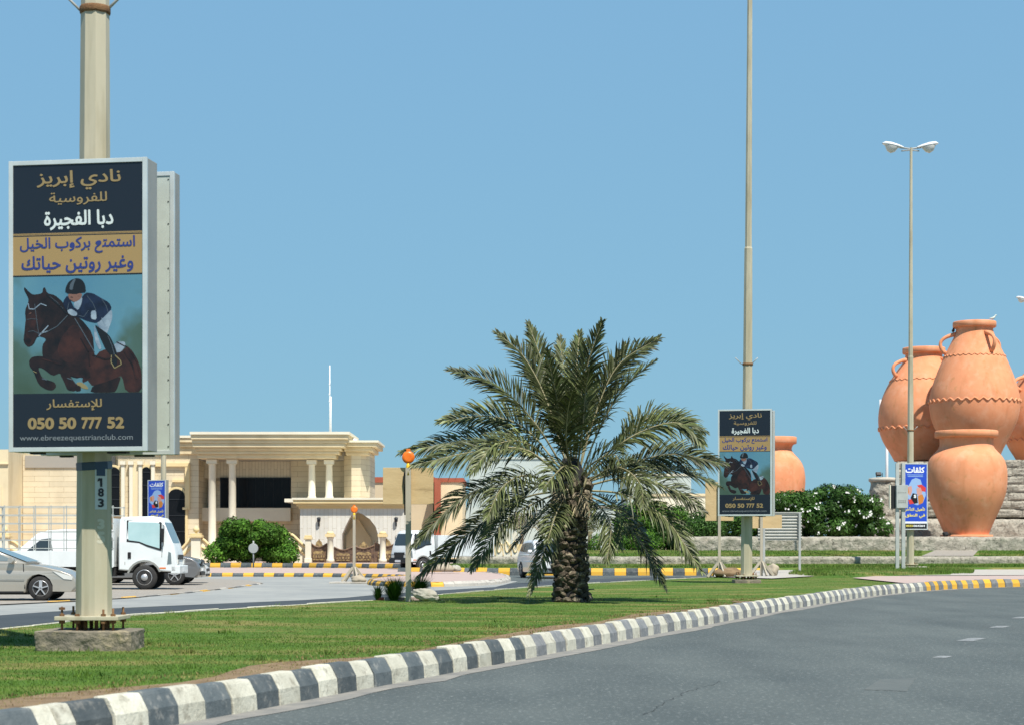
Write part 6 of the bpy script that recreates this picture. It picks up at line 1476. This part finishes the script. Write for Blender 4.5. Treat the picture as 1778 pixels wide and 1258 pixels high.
# white pillar and pale low wall on the lawn behind the trunk
c_ = Vector(((1048-CX)*108/F, 106, 1.22)); t = thing('stone_bollard', 'white turned stone pillar on the lawn right of the palm trunk', 'pillar', c_)
b = MB(); h_ = H+(HY-925)*106/F-1.22
b.lathe([(0, .26), (.22, .26), (.26, .17), (h_*.5, .16), (h_*.52, .21), (h_*.58, .21), (h_*.6, .15), (h_-.22, .17), (h_-.2, .26), (h_, .26)], (0, 0, 0), 20); b.build('shaft', M['white_car'], t)
b = MB(((1030-CX)*120/F, 120, 1.2)); b.box(((1005-CX)*120/F, 120, 1.0), ((1060-CX)*120/F, 120.3, H+(HY-941)*120/F)); tag(b.build('boundary_wall', M['pale']), 'pale green grey low wall behind the white pillar', 'wall')
# ---------------------------------------------------------------- far buildings
def building(label, x0, x1, ytop, d, m, parapet=None, windows=(), dep=12, z0=.0):
    s = d/F; t = thing('far_building', label, 'building', ((x0+x1)/2*s-CX*s, d, z0)); L = t.location
    b = MB(L); b.box(((x0-CX)*s, d, z0), ((x1-CX)*s, d+dep, H+(HY-ytop)*s)); b.build('wall', m, t)
    if parapet:
        ph, pm = parapet; b = MB(L); b.box(((x0-CX)*s-.12, d-.12, H+(HY-ytop-ph)*s), ((x1-CX)*s+.12, d+dep+.1, H+(HY-ytop)*s+.06)); b.build('parapet', pm, t)
    for (a, c, e, f) in windows:
        b = MB(L); b.box(((a-CX)*s, d-.05, H+(HY-f)*s), ((c-CX)*s, d+.05, H+(HY-e)*s)); fr = b.build('window', M['cream_w'], t)
        b = MB(L); b.box(((a+1-CX)*s, d-.09, H+(HY-f+1)*s), ((c-1-CX)*s, d-.04, H+(HY-e-1)*s)); b.build('pane', M['glass_g'], fr)
    return t
building('tan building with red brown parapet right of the villa', 636, 752, 828.5, 168, M['tan'], (8, M['red']), [(700, 712, 880, 896)])
building('narrow red brown block behind the plywood board', 754, 803, 830, 166, M['cream'], (6, M['red']))
b = MB(((757-CX)*165/F, 165, 0)); b.box(((754-CX)*165/F, 165, 0), ((765-CX)*165/F, 165.8, H+(HY-831)*165/F)); tag(b.build('red_pillar', M['red']), 'red brown pillar on the corner of the far building', 'pillar')
building('pale green grey block behind the left fronds of the palm', 815, 960, 793, 210, M['pale'], (3, M['pale']), [(850, 862, 850, 868), (890, 902, 850, 868)], dep=20)
building('low pale house seen left of the palm trunk', 803, 985, 880, 190, M['pale'], None, [(922, 932, 885, 902)])
building('grey beige house with small dark window right of the palm', 1120, 1236, 857, 180, M['cream_w'], (3, M['cream']), [(1204, 1212, 893, 903)])
building('pale house behind the palm trunk', 1000, 1130, 878, 200, M['pale'], (3, M['shadegrey']))
building('white roof structure behind the right side fronds', 1090, 1200, 822, 220, M['pale'], (3, M['cream_w']), [(1110, 1122, 850, 862), (1150, 1162, 850, 862)], dep=14)
# small blurred palm behind the trunk
c_ = Vector(((1022-CX)*120/F, 119, 1.2)); t = thing('small_palm', 'small hazy palm right behind the big palm trunk', 'palm tree', c_)
b = MB(); b.tube([(0, 0, 0), (.05, 0, 1.0)], [.16, .12], 8); b.build('trunk', M['bark'], t)
for k in range(11):
    a = math.pi*k/10; e = Vector((math.cos(a)*1.5, -.4+.1*k, .9+1.3*math.sin(a))); frond([(0, 0, .9), Vector((0, 0, 1.3)).lerp(e, .55)+Vector((0, 0, .45)), e], (0, -.6, 1), .35, .5, 'frond', 300+k, .2, .4, parent=t, wd=.02)
c_ = Vector(((905-CX)*128/F, 128, .33)); t = thing('small_palm', 'pale small palm above the scroll balusters', 'palm tree', c_)
b = MB(); b.tube([(0, 0, 0), (.05, 0, 2.0)], [.16, .12], 8); b.build('trunk', M['bark'], t)
for k in range(11):
    a = math.pi*k/10; e = Vector((math.cos(a)*1.6, -.4+.1*k, 1.7+1.5*math.sin(a))); frond([(0, 0, 1.9), Vector((0, 0, 2.3)).lerp(e, .55)+Vector((0, 0, .45)), e], (0, -.6, 1), .4, .5, 'frond_dry', 320+k, .2, .4, parent=t, wd=.02)
